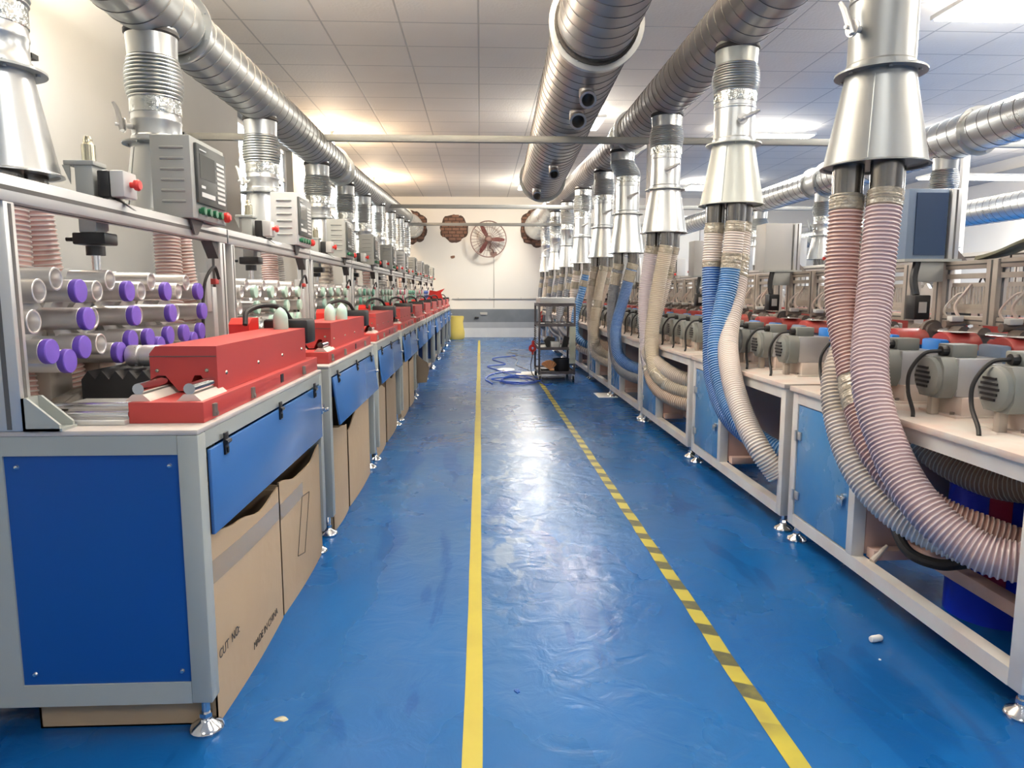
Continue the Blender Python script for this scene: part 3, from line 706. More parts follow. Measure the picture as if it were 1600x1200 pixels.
    for i in range(nx):
        for j in range(ny): m.bm.faces.new((g[i][j], g[i + 1][j], g[i + 1][j + 1], g[i][j + 1]))
    m.build('dust_sheet', M['cloth'], r)
    return r

NL = 10
padspec = [(M['purple'], None), (M['mint'], None), (M['mint'], None), (M['mintdeep'], [M['mintdeep'], M['mint']]), (M['mint'], None), (M['pink'], [M['pink'], M['mint']]),
           (M['mintdeep'], None), (M['pink'], [M['pink'], M['padblue']]), (M['padblue'], None), (M['padblue'], [M['padblue'], M['pink']])]
lookL = ['purple pads, blue end panel facing the camera', 'with pale mint pads and a brighter control box', 'with mint pads and two boxes under its flap', 'with sea green pads',
         'with mint pads, a dark cardboard flap sticking out below', 'with pink pads', 'with green pads', 'with pink and blue pads', 'with blue pads', 'with blue pads, closest to the far wall']
left = []
protos = {}
for k in range(NL):
    pm, ps = padspec[k]; key = (pm.name, len(ps) if ps else 0)
    lab = 'grinding machine, %s of left row, %s' % (nth(k), lookL[k])
    if key in protos:
        index_children(); r = copy_tree(protos[key], (LX, LY + PITCH * k, 0))
    else:
        r = make_left(pm, ps); protos[key] = r; r.location = (LX, LY + PITCH * k, 0)
    r['label'] = lab; left.append(r)
# flaps hang at slightly different angles; the second control box is lighter
for k, r in enumerate(left):
    for c in kids(r):
        s = c.name.split('.')[0]
        if s == 'flap_door': c.rotation_euler = (0, -R([0, 7, 5, 5, 4, 2, 6, 3, 2, 2][k]), 0)
        if k in (1, 5, 7) and s == 'control_box':
            c.data = c.data.copy(); c.data.materials[0] = M['grey_light']

# bullet-shaped stoppers standing on the red covers
def stopper(x, y, label):
    m = MB(); m.lathe([(0, 0), (.0245, 0), (.0255, .004), (.0255, .038), (.023, .052), (.016, .066), (.006, .075), (0, .077)], seg=24)
    return tag(m.build('bullet_stopper', M['mint'], loc=(x, y, .871)), label, 'stopper', 'mint stoppers standing on the red covers')
stopper(-.705, 2.555, 'pale mint bullet-shaped stopper on the nearest red cover')
stopper(-.70, 3.36, 'left one of two mint bullet-shaped stoppers on the second red cover')
stopper(-.665, 3.47, 'right one of two mint bullet-shaped stoppers on the second red cover')

# ------------------------------------------------------------------ cardboard boxes under the left machines
def carton(x0, x1, y0, y1, tops, label, material='cardboard', group='cardboard boxes under the left machines', text=None, tape=None, tilt=0):
    """open carton; tops: heights of the aisle-side top edge from near to far (rim is cut and bowed)."""
    r = empty('cardboard_box', (x1, y0, 0), label, 'cardboard box', group, rz=tilt)
    w, l = x1 - x0, y1 - y0
    m = MB(); th = .005; n = 14
    def h(t):
        q = t * (len(tops) - 1); i = min(int(q), len(tops) - 2); f_ = q - i; f_ = f_ * f_ * (3 - 2 * f_); return tops[i] * (1 - f_) + tops[i + 1] * f_
    def wall(pf, hf):
        A = [[m.bm.verts.new((*pf(i / n, o), z)) for z in (0, hf(i / n))] for o in (0, 1) for i in range(n + 1)]
        O, I = A[:n + 1], A[n + 1:]
        for i in range(n):
            m.bm.faces.new((O[i][0], O[i + 1][0], O[i + 1][1], O[i][1])); m.bm.faces.new((I[i][0], I[i][1], I[i + 1][1], I[i + 1][0])); m.bm.faces.new((O[i][1], O[i + 1][1], I[i + 1][1], I[i][1])); m.bm.faces.new((O[i][0], I[i][0], I[i + 1][0], O[i + 1][0]))
        for i in (0, n): m.bm.faces.new((O[i][0], O[i][1], I[i][1], I[i][0]))
    bow = .006
    wall(lambda t, o: (-th * o + bow * math.sin(math.pi * t) * (1 if True else 0) - bow, l * t), h)
    wall(lambda t, o: (-w + th * o, l * t), lambda t: h(t) * .98)
    wall(lambda t, o: (-w + (w - bow) * t, th * o), lambda t: tops[0] * .98)
    wall(lambda t, o: (-w + (w - bow) * t, l - th * o), lambda t: tops[-1] * .98)
    m.box((-w, 0, .0), (-bow, l, .004)); m.build('carton_body', M[material], r, smooth=0)
    if tape:
        for (ya, za, yb, zb, wd) in tape:
            m = MB(); n2 = 10; A = []; B_ = []
            for i in range(n2 + 1):
                t = i / n2; yy = ya + (yb - ya) * t; zz = za + (zb - za) * t; xx = bow * math.sin(math.pi * min(1, max(0, yy / l))) - bow + .0012
                A.append(m.bm.verts.new((xx, yy, zz - wd / 2))); B_.append(m.bm.verts.new((xx, yy, zz + wd / 2)))
            for i in range(n2): m.bm.faces.new((A[i], A[i + 1], B_[i + 1], B_[i]))
            m.build('tape_strip', M['packtape'], r, smooth=0)
    if text:
        for body, yy, zz, sz in text: text_part(body, sz, M['ink'], r, (.0012, yy, zz), (R(90), 0, R(90)))
    return r
bx = carton(-1.02, -.609, 1.575, 2.125, [.455, .43, .40, .415], 'large cardboard box with printed letters under the nearest left machine',
            text=[('CUT  NO:', -.045 + .05, .155, .032), ('MADE IN CHINA', .245, .052, .03)], tape=[(.0, .365, .545, .345, .055)])
bx2 = carton(-1.0, -.610, 2.14, 2.685, [.425, .395, .395, .43], 'cardboard box with a drawn rectangle, behind the printed one under nearest left machine', tape=[(0.0, .33, .25, .335, .05)])
m = MB()
for a, q in (((.16, .13), (.24, .31)), ((.24, .31), (.34, .30)), ((.34, .30), (.25, .11)), ((.25, .11), (.16, .13))):
    m.cyl((.0008, a[0], a[1]), (.0008, q[0], q[1]), .0012, seg=4)
m.build('drawn_rectangle', M['ink'], bx2, smooth=0)
for i, (k, y0, y1, tops, lab, mt) in enumerate([
    (1, .07, .40, [.44, .42, .40], 'narrow cardboard box at the near end under the second left machine', 'cardboard'),
    (1, .43, 1.05, [.36, .43, .45, .44], 'tall torn-topped cardboard box under the second left machine', 'cardboard'),
    (2, .06, .50, [.40, .42, .38], 'cardboard box at near end under the third left machine', 'cardboard'),
    (2, .56, 1.10, [.46, .40, .44], 'cardboard box at far end under the third left machine', 'cardboard'),
    (3, .02, .62, [.47, .46, .48], 'plain tan cardboard box at near end under the fourth left machine', 'cardboard'),
    (3, .70, 1.12, [.40, .42], 'cardboard box at far end under the fourth left machine', 'cardboard'),
    (4, .10, .60, [.45, .42], 'cardboard box at near end under the fifth left machine', 'cardboard'),
    (4, .66, 1.10, [.45, .42], 'cardboard box at far end under the fifth left machine', 'cardboard'),
    (5, .10, 1.05, [.44, .42], 'long cardboard box under the sixth left machine', 'cardboard'),
    (6, .10, .95, [.44, .46], 'long cardboard box under the seventh left machine', 'cardboard'),
    (7, .15, 1.05, [.42, .46], 'long cardboard box under the eighth left machine', 'cardboard'),
    (8, .15, 1.00, [.44, .42], 'long cardboard box under the ninth left machine', 'cardboard')]):
    carton(-1.05, LX - [0, .006, .02, .012, .08, .09, .09, .09, .09][k], LY + PITCH * k + y0, LY + PITCH * k + y1, tops, lab, mt)
# dark flap leaning out
m = MB(); m.prism([(0, .02), (.09, .03), (.115, .16), (.10, .22), (.05, .25), (0, .30), (-.02, .2)], 1, 0, .006)
tag(m.build('cardboard_flap', M['cardboard_dark'], loc=(LX + .003, LY + PITCH * 4 - .09, .12), smooth=0), 'dark curled cardboard flap leaning out between fourth and fifth left machines', 'cardboard sheet')

# ================================================================== right row machines, seen from the motor side (local origin: aisle-side near corner on the floor)
RX, RY, RP = 1.25, 1.49, 1.34
def make_right():
    r = empty('grinding_machine', (0, 0, 0), 'x', 'grinding machine', 'grinding machines of the right row')
    Ln, D, T = 1.27, .65, .63
    m = MB()
    for y0, y1 in ((0, .045), (Ln - .045, Ln)):
        for x0, x1 in ((0, .045), (D - .045, D)): m.box((x0, y0, .07), (x1, y1, T - .02), .003)
        m.box((.045, y0 + .001, .565), (D - .045, y1 - .001, T - .02)); m.box((.045, y0 + .001, .07), (D - .045, y1 - .001, .115))
    m.box((.001, .77, .115), (.045, .81, .575), .002)
    for x0, x1 in ((.001, .044), (D - .044, D - .001)):
        m.box((x0, .045, .565), (x1, Ln - .045, T - .02)); m.box((x0, .045, .07), (x1, Ln - .045, .115))
    m.build('cabinet_frame', M['frame_white'], r)
    m = MB(); m.box((-.012, -.01, T - .02), (D, Ln + .01, T), .003); m.build('tabletop', M['table_dusty'], r)
    m = MB(); m.box((.004, .815, .12), (.012, Ln - .05, .56), .002); d = m.build('cabinet_door', M['blue_door'], r)
    for z in (.20, .44):
        m = MB(); m.box((-.004, Ln - .055, z - .02), (.003, Ln - .03, z + .02), .001); m.box((-.002, Ln - .085, z - .016), (.004, Ln - .055, z + .016), .001); m.cyl((-.006, Ln - .052, z - .022), (-.006, Ln - .052, z + .022), .005, seg=8); m.build('hinge', M['alu'], d)
    m = MB(); m.cyl((-.006, .84, .30), (.004, .84, .30), .012, seg=12); m.box((-.010, .835, .268), (-.004, .87, .30), .002); m.build('door_lock', M['chrome'], d)
    for y in (.005, Ln - .011):
        m = MB(); m.box((.045, y, .115), (D - .045, y + .006, .565)); m.build('end_panel', M['frame_white'], r, smooth=0)
    # bay interior: partition, inner shelf bar
    m = MB(); m.box((.05, .775, .12), (D - .05, .785, .565)); m.build('partition', M['pinkdust'], r, smooth=0)
    m = MB(); m.box((.18, .05, .13), (.23, .77, .17), .003); m.box((.05, .72, .115), (.18, .765, .15), .003); m.build('inner_rail', M['pinkdust'], r)
    m = MB(); m.box((D - .05, .05, .12), (D - .046, .76, .565)); m.build('rear_panel', M['groove'], r, smooth=0)
    for x in (.03, D - .03):
        for y in (.03, Ln - .03): foot(x, y, .075, r)
    # four spindle motors
    for s in range(4):
        y = .32 + .285 * s
        m = MB(); m.box((.175, y - .075, T), (.36, y + .075, T + .06), .003); m.box((.15, y - .09, T), (.38, y + .09, T + .006)); pd = m.build('motor_pedestal', M['table_dusty'], r)
        m = MB()
        for yy in (y - .05, y + .05): m.cyl((.165, yy, T + .006), (.165, yy, T + .014), .007, seg=6)
        m.build('bolt', M['steel_dark'], pd)
        m = MB(); m.box((.165, y - .062, T + .06), (.30, y + .062, T + .175), .004); mo = m.build('spindle_motor', M['motor_body'], r)
        m = MB(); pts = []
        for q in range(12):
            a = 2 * math.pi * q / 12; pts.append(a)
        m.prism([(y - .064, T + .085), (y - .045, T + .055), (y + .045, T + .055), (y + .064, T + .085), (y + .064, T + .150), (y + .045, T + .178), (y - .045, T + .178), (y - .064, T + .150)], 0, .120, .165)
        m.lathe([(.062, 0), (.058, -.012), (.045, -.02), (0, -.022)], (.120, y, T + .117), (1, 0, 0), seg=16)
        m.build('motor_cap', M['motor_grey'], mo)
        m = MB()
        for q in range(5):
            zz = T + .089 + q * .014; hw = .036 - abs(q - 2) * .006
            m.box((.0945, y - hw, zz - .0035), (.101, y + hw, zz + .0035))
        m.build('vent_grille', M['black'], mo, smooth=0)
        m = MB(); m.box((.165, y - .03, T + .175), (.245, y + .04, T + .215), .004); m.build('terminal_box', M['motor_grey'], mo)
        m = MB(); m.cyl((.145, y - .005, T + .195), (.165, y - .005, T + .195), .015, seg=10)
        m.tube(crom([(.150, y - .005, T + .195), (.105, y + .01, T + .185), (.07, y + .02, T + .13), (.065, y + .015, T + .07), (.055, y - .03, T + .02), (.045, y - .05, T - .0)]), .006, 7)
        m.build('power_cable', M['rubber'], mo)
        m = MB(); m.box((.125, y - .012, T), (.150, y + .012, T + .058), .003); m.build('motor_strut', M['alu_dusty'], mo)
        # grinding wheel guard: blue flange, red dome
        m = MB(); m.box((.30, y - .052, T + .07), (.334, y + .052, T + .212), .008); m.box((.33, y - .05, T + .10), (.44, y + .05, T + .175), .003); gd = m.build('wheel_guard', M['blue_plastic'] if s != 1 else M['pale_blue'], r)
        m = MB(); n = 14; pts = [(y + .062 * math.cos(math.pi * q / n), T + .176 + .058 * math.sin(math.pi * q / n)) for q in range(n + 1)]
        m.prism(pts, 0, .335, .445); m.build('guard_dome', M['red_dome'], gd)
        m = MB(); m.box((.332, y - .06, T + .165), (.336, y + .06, T + .185)); m.build('guard_strip', M['paper'], gd, smooth=0)
        if s in (1, 2):
            m = MB(); m.box((-.035, -.045, 0), (.035, .03, .001)); lb = m.build('warning_label', M['paper'], gd, loc=(.39, y - .008, T + .2352), smooth=0)
        m = MB(); m.box((.29, y - .045, T), (.44, y + .045, T + .07), .003); m.build('guard_stand', M['pinkdust'], r)
    # long shaft with collars and pulleys
    m = MB(); m.cyl((.475, .05, .855), (.475, Ln - .04, .855), .012, seg=12); sh = m.build('drive_shaft', M['chrome'], r)
    for q, y in enumerate((.07, .30, .40, .58, .68, .87, .97, 1.20)):
        m = MB(); m.cyl((.475, y, .855), (.475, y + .055, .855), .026, seg=14); m.box((.455, y + .01, T), (.495, y + .045, .85), .002); m.build('shaft_bearing', M['steel_dark'], sh)
    m = MB(); m.cyl((.475, 1.15, .855), (.475, 1.17, .855), .042, seg=20); m.cyl((.475, 1.135, .855), (.475, 1.15, .855), .032, seg=20); m.build('pulley', M['steel_dark'], sh)
    # rack of slides: posts, rails and slotted panels
    m = MB(); mg = MB()
    for y in (.0, .285, .57, .855, 1.14): profile_bar(m, mg, (.485 + .02, y + .02, .885), (.485 + .065, y + .075, 1.115), 2, .05, [(0, -1), (1, -1)])
    for z in (1.085, .885): profile_bar(m, mg, (.515, .02, z), (.545, Ln - .03, z + .03), 1, .03, [(0, -1)])
    m.box((.518, .02, 1.05), (.542, Ln - .03, 1.068)); m.box((.52, .02, .925), (.54, Ln - .03, .94))
    m.box((.53, 0.02, T), (.57, .06, .90)); m.box((.53, Ln - .06, T), (.57, Ln - .03, .90))
    rk = m.build('slide_rack', M['alu_dusty'], r); mg.build('slot', M['groove'], rk, smooth=0)
    for s in range(4):
        m = MB(); y0 = .095 + .285 * s; y1 = y0 + .185
        m.box((.528, y0, .94), (.533, y1, .958)); m.box((.528, y0, 1.02), (.533, y1, 1.035)); n = 12
        for q in range(n + 1): yy = y0 + (y1 - y0) * q / n; m.box((.528, yy - .0038, .958), (.533, yy + .0038, 1.02))
        m.build('slotted_panel', M['alu_dusty'], rk, smooth=0)
    # slide cylinders, valves and hoses between shaft and rack
    rnd = random.Random(5)
    for s in range(4):
        y = .13 + .285 * s
        m = MB(); m.box((.43, y, .845 - .03), (.50, y + .09, .845), .003) if False else None
        m.box((.505, y - .01, T), (.575, y + .11, .80), .004); m.cyl((.44, y + .05, .885), (.515, y + .05, .885), .014, seg=12); m.box((.49, y + .015, .80), (.56, y + .085, .87), .004)
        m.build('slide_carriage', M['steel_dark'], r)
        m = MB(); m.tube(crom([(.50, y + .05, .90), (.49, y + .07, .95), (.51, y + .05, 1.0), (.525, y + .04, 1.03)]), .006, 6); m.tube(crom([(.50, y + .06, .88), (.47, y + .10, .93), (.50, y + .08, .99), (.525, y + .06, 1.0)]), .0045, 6); m.build('air_hose', M['table_dusty'], r)
        m = MB(); m.box((.455, y + .03, .895), (.50, y + .06, .915), .003); m.build('valve', M['white_plastic'], r)
    m = MB(); m.box((.40, .03, T), (.43, .07, .84), .003); m.cyl((.38, .05, .84), (.48, .05, .84), .02, seg=12); m.build('spindle_head', M['steel_dark'], r)
    # control box back and its post
    m = MB(); m.box((.355, 1.165, 1.125), (.51, 1.31, 1.385), .003); cb = m.build('control_box', M['grey_light'], r)
    m = MB(); mg = MB(); profile_bar(m, mg, (.515, 1.155, 1.115), (.555, 1.195, 1.385), 2, .04, [(1, -1)]); p = m.build('box_post', M['alu'], cb); mg.build('slot', M['groove'], p, smooth=0)
    m = MB(); m.prism([(.555, 1.115), (.60, 1.115), (.555, 1.16)], 1, 1.16, 1.19); m.build('corner_bracket', M['steel_dark'], cb, smooth=0)
    m = MB(); m.box((.34, 1.14, 1.115), (.56, 1.20, 1.125)); m.box((.40, 1.15, 1.04), (.50, 1.19, 1.115), .003); m.build('box_mount', M['grey_box'], cb)
    m = MB(); m.tube(crom([(.40, 1.16, 1.115), (.385, 1.15, 1.05), (.385, 1.13, .99)]), .014, 8); m.box((.36, 1.09, .90), (.42, 1.15, .99), .004); m.build('cable_chain', M['black'], cb)
    m = MB(); m.box((.375, 1.0885, .925), (.405, 1.090, .965)); m.build('case_label', M['alu'], cb, smooth=0)
    return r
NR = 10
pr = make_right(); index_children()
lookR = ['pink hoses and a navy control box back', 'behind blue and brown-white hoses', 'behind lavender and beige hoses', 'behind two deep blue hoses',
         'behind beige hoses', 'behind the cart, with one blue hose', 'behind the steel cart', 'beyond the steel cart', 'ninth back, near the far wall', 'closest to the far wall']
right = []
for k in range(NR):
    lab = 'grinding machine, %s of right row, %s' % (nth(k), lookR[k])
    r = pr if k == 0 else copy_tree(pr, (0, 0, 0))
    r.location = (RX, RY + RP * k, 0); r['label'] = lab; right.append(r)
for c in kids(right[0]):
    if c.name.startswith('control_box'):
        c.data = c.data.copy(); c.data.materials[0] = M['pale_blue']
        m = MB(); m.box((.385, 1.161, 1.14), (.505, 1.165, 1.37)); o = m.build('box_back_plate', M['navy'], c, smooth=0)  # bluish reflection on the box back, painted as a dark plate

# things in the nearest open bay
m = MB(); m.lathe([(0, 0), (.13, 0), (.135, .02), (.135, .14), (.14, .15), (.135, .16), (.135, .30), (.12, .33), (0, .335)], seg=32)
br = empty('barrel', (1.60, 2.06, .12), 'royal blue plastic barrel with red stripe inside the nearest right machine bay', 'barrel')
b_ = m.build('barrel_body', M['barrel_blue'], br)
m = MB(); m.bm.free(); m.bm = bmesh.new(); n = 6; A = []; B_ = []
for i in range(n + 1):
    a = R(222 + 24 * i / n); A.append(m.bm.verts.new((.137 * math.cos(a), .137 * math.sin(a), .01))); B_.append(m.bm.verts.new((.137 * math.cos(a), .137 * math.sin(a), .31)))
for i in range(n): m.bm.faces.new((A[i], A[i + 1], B_[i + 1], B_[i]))
m.build('red_stripe', M['barrel_red'], br)
m = MB(); m.cyl((0, 0, -.12), (0, 0, 0), .13, seg=24); m.build('barrel_base', M['barrel_blue'], br)

# ================================================================== ducts
def spiral_duct(name, p0, p1, r, matl, parent, pitch=.105, seg=40, ridge=.0035):
    """round duct of spiral-wound sheet: the raised seam winds along the pipe."""
    p0 = Vector(p0); p1 = Vector(p1); d = (p1 - p0); Ln = d.length; d.normalize()
    u = Vector((0, 0, 1)); u = (u - d * u.dot(d)).normalized(); w = d.cross(u); m = MB()
    hs = []; h = 0
    while h < Ln - pitch:
        hs += [(h, r), (h + pitch * .90, r), (h + pitch * .92, r + ridge * .8), (h + pitch * .975, r + ridge * .8), (h + pitch * .998, r)]; h += pitch
    hs.append((Ln, r)); rings = []
    for h, rr in hs:
        ring = []
        for i in range(seg):
            a = 2 * math.pi * i / seg; hh = min(Ln, max(0, h + pitch * .5 * math.cos(a) * 1.0))
            ring.append(m.bm.verts.new(p0 + d * hh + (u * math.cos(a) + w * math.sin(a)) * rr))
        rings.append(ring)
    for q, (A, B) in enumerate(zip(rings, rings[1:])):
        dark_ = q % 5 in (1, 3)
        for i in range(seg): m.bm.faces.new((A[i], A[(i + 1) % seg], B[(i + 1) % seg], B[i])).material_index = 1 if dark_ else 0
    m.bm.faces.new(rings[0][::-1]); m.bm.faces.new(rings[-1])
    return m.build(name, [matl, M['seam_metal']], parent, smooth=22)
def flange(o, ax, r0, r1, th, matl, parent, bolts=8, name='flange_ring'):
    m = MB(); m.lathe([(r0, -th / 2), (r1, -th / 2), (r1, th / 2), (r0, th / 2)], o, ax, 40, close=True)
    d = Vector(ax).normalized(); u = d.orthogonal().normalized(); w = d.cross(u)
    for i in range(bolts):
        a = 2 * math.pi * (i + .5) / bolts; c = Vector(o) + (u * math.cos(a) + w * math.sin(a)) * (r0 + r1) / 2
        m.cyl(c - d * (th / 2 + .006), c + d * (th / 2 + .006), .006, seg=6)
    return m.build(name, matl, parent)
def hanger(x, y, zt, parent, r, zc):
    m = MB()
    for s_ in (-1, 1): m.cyl((x + s_ * (r + .012), y, zc), (x + s_ * (r + .012), y, zt), .004, seg=6)
    m.lathe([(r + .004, -.012), (r + .016, -.012), (r + .016, .012), (r + .004, .012)], (x, y, zc), (0, 1, 0), 32, close=True)
    m.build('hanger', M['alu_dusty'], parent)

def main_duct(label, x, z, r, ymin, yf1, yf2, yf3, mats, wall=True, taper=(1, 1, .93, .86), rise=None, wend=None):
    rt = empty('ventilation_duct', (x, yf1, z), label, 'air duct')
    rise = rise or (0, 0); wend = wend or (x + rise[0], z + rise[1])
    def o(y):
        t = max(0, (y - yf2 - .14) / (yf3 - yf2 - .14)); return (rise[0] * t, y - yf1, rise[1] * t)
    sl = Vector((rise[0], yf3 - yf2 - .14, rise[1])).normalized()
    spiral_duct('duct_section', o(ymin), o(yf1), r * taper[0], mats[0], rt)
    spiral_duct('duct_section', o(yf1), o(yf2 - .12), r * taper[1], mats[0], rt)
    m = MB(); m.lathe([(r * taper[1], 0), (r * taper[1] * 1.02, .02), (r * taper[2] * 1.02, .26), (r * taper[2], .28)], o(yf2 - .14), (0, 1, 0), 40); m.build('reducer', M['galv_light'], rt)
    spiral_duct('duct_section', o(yf2 + .14), o(yf3), r * taper[2], mats[1], rt, pitch=.12)
    for y, k in ((yf1 - .02, taper[0]), (yf2 - .14, taper[1]), (yf2 + .14, taper[2]), (yf3, taper[2])):
        dirn = (0, 1, 0) if y <= yf2 else tuple(sl)
        flange(o(y), dirn, r * k * .98, r * k + .026, .016, M['galv_light'], rt)
        m = MB(); m.lathe([(r * k, -.004), (r * k + .010, -.004), (r * k + .010, .004), (r * k, .004)], o(y + .014), dirn, 40, close=True); m.build('sealant', M['seam'], rt)
    if wall:
        yw = YF
        wv = Vector((wend[0] - x - o(yf3)[0], yw - yf3, wend[1] - z - o(yf3)[2])); LL = wv.length
        m = MB(); m.lathe([(r * .93, 0), (r * 1.1, LL * .25), (r * 1.5, LL * .55), (r * 1.56, LL * .56), (r * 1.56, LL * .60), (r * 1.66, LL * .61), (r * 1.66, LL * .66), (r * 1.8, LL * .69), (r * 1.8, LL * .90), (r * 1.88, LL * .905), (r * 1.88, LL * .93), (r * 1.95, LL * .935), (r * 1.95, LL)], o(yf3), tuple(wv), 40)
        m.build('wall_collar', M['galv_light'], rt)
    return rt
main_duct('long spiral steel duct running over the left row of machines', -1.23, 2.07, .122, .9, 3.12, 6.35, 12.3, (M['galv'], M['galv']), rise=(-.03, .20), wend=(-1.47, 2.42))
main_duct('long spiral steel duct running over the right row of machines', 1.285, 2.33, .147, .6, 1.6, 6.20, 12.3, (M['galv_dark'], M['galv_dark']), rise=(-.02, .16), wend=(1.27, 2.43))
main_duct('bright steel duct over the second machine row beyond the right row', 3.3, 2.06, .135, 1.0, 4.75, 6.9, 11.5, (M['galv_light'], M['galv_light']), taper=(1, 1.05, .95, .86))
main_duct('farthest steel duct seen at the right edge', 5.8, 1.93, .15, 3.0, 5.0, 10.5, 13.0, (M['galv_light'], M['galv']))

# thick middle duct hung over the aisle, with capped stubs
mdp = Vector((.62, 2.6, 2.525)); mdq = Vector((.71, 8.2, 2.271)); mdm = mdp.lerp(mdq, .262)
rt = empty('ventilation_duct', tuple(mdm), 'thick dusty duct hung over the aisle, with open stub pipes beneath', 'air duct')
ax = (mdq - mdp).normalized()
spiral_duct('duct_section', mdp - mdm, (0, 0, 0), .215, M['galv_dark'], rt, pitch=.12, seg=48)
spiral_duct('duct_section', (0, 0, 0), mdq - mdm, .232, M['galv_dark'], rt, pitch=.12, seg=48)
flange(Vector(), ax, .20, .262, .03, M['galv_light'], rt, bolts=10)
m = MB(); m.lathe([(.215, -.005), (.232, -.005), (.232, .004), (.215, .004)], tuple(-ax * .022), tuple(ax), 40, close=True); m.build('sealant', M['seam'], rt)
flange(mdq - mdm, ax, .225, .262, .02, M['galv'], rt)
m = MB(); m.lathe([(0, .003), (.225, .003), (.225, .012), (0, .012)], tuple(mdq - mdm), tuple(ax), 40); m.build('end_cap', M['galv_dark'], rt)
def stub(t, dx, r, L1, ang, name='stub_pipe'):
    base = mdp.lerp(mdq, t) - mdm + Vector((dx, 0, -.232 + .02)); d = Vector((.0, -math.sin(ang), -math.cos(ang)))
    m = MB(); e = base + Vector((0, 0, -.05)); q = e + d * L1
    pts = crom([base, e, q], 5); rr = [r] * len(pts)
    m.tube(pts, r, 20, caps=False); m.tube(pts, r * .86, 20, caps=False)
    dd = (pts[-1] - pts[-2]).normalized(); m.lathe([(r * .84, -.004), (r * 1.12, -.004), (r * 1.12, .006), (r * .84, .006)], tuple(pts[-1]), tuple(dd), 20, close=True)
    m.build(name, M['galv_dark'], rt)
stub(.33, .0, .046, .07, R(55)); stub(.41, -.005, .050, .07, R(55)); stub(.70, -.02, .042, .07, R(50)); stub(.90, -.10, .045, .08, R(60))
m = MB()
for t in (.10, .45, .93):
    c = mdp.lerp(mdq, t) - mdm; m.cyl((c.x + .03, c.y, c.z + .2), (c.x + .03, c.y, CEIL - mdm.z), .005, seg=6)
m.build('hanger_rod', M['alu_dusty'], rt)

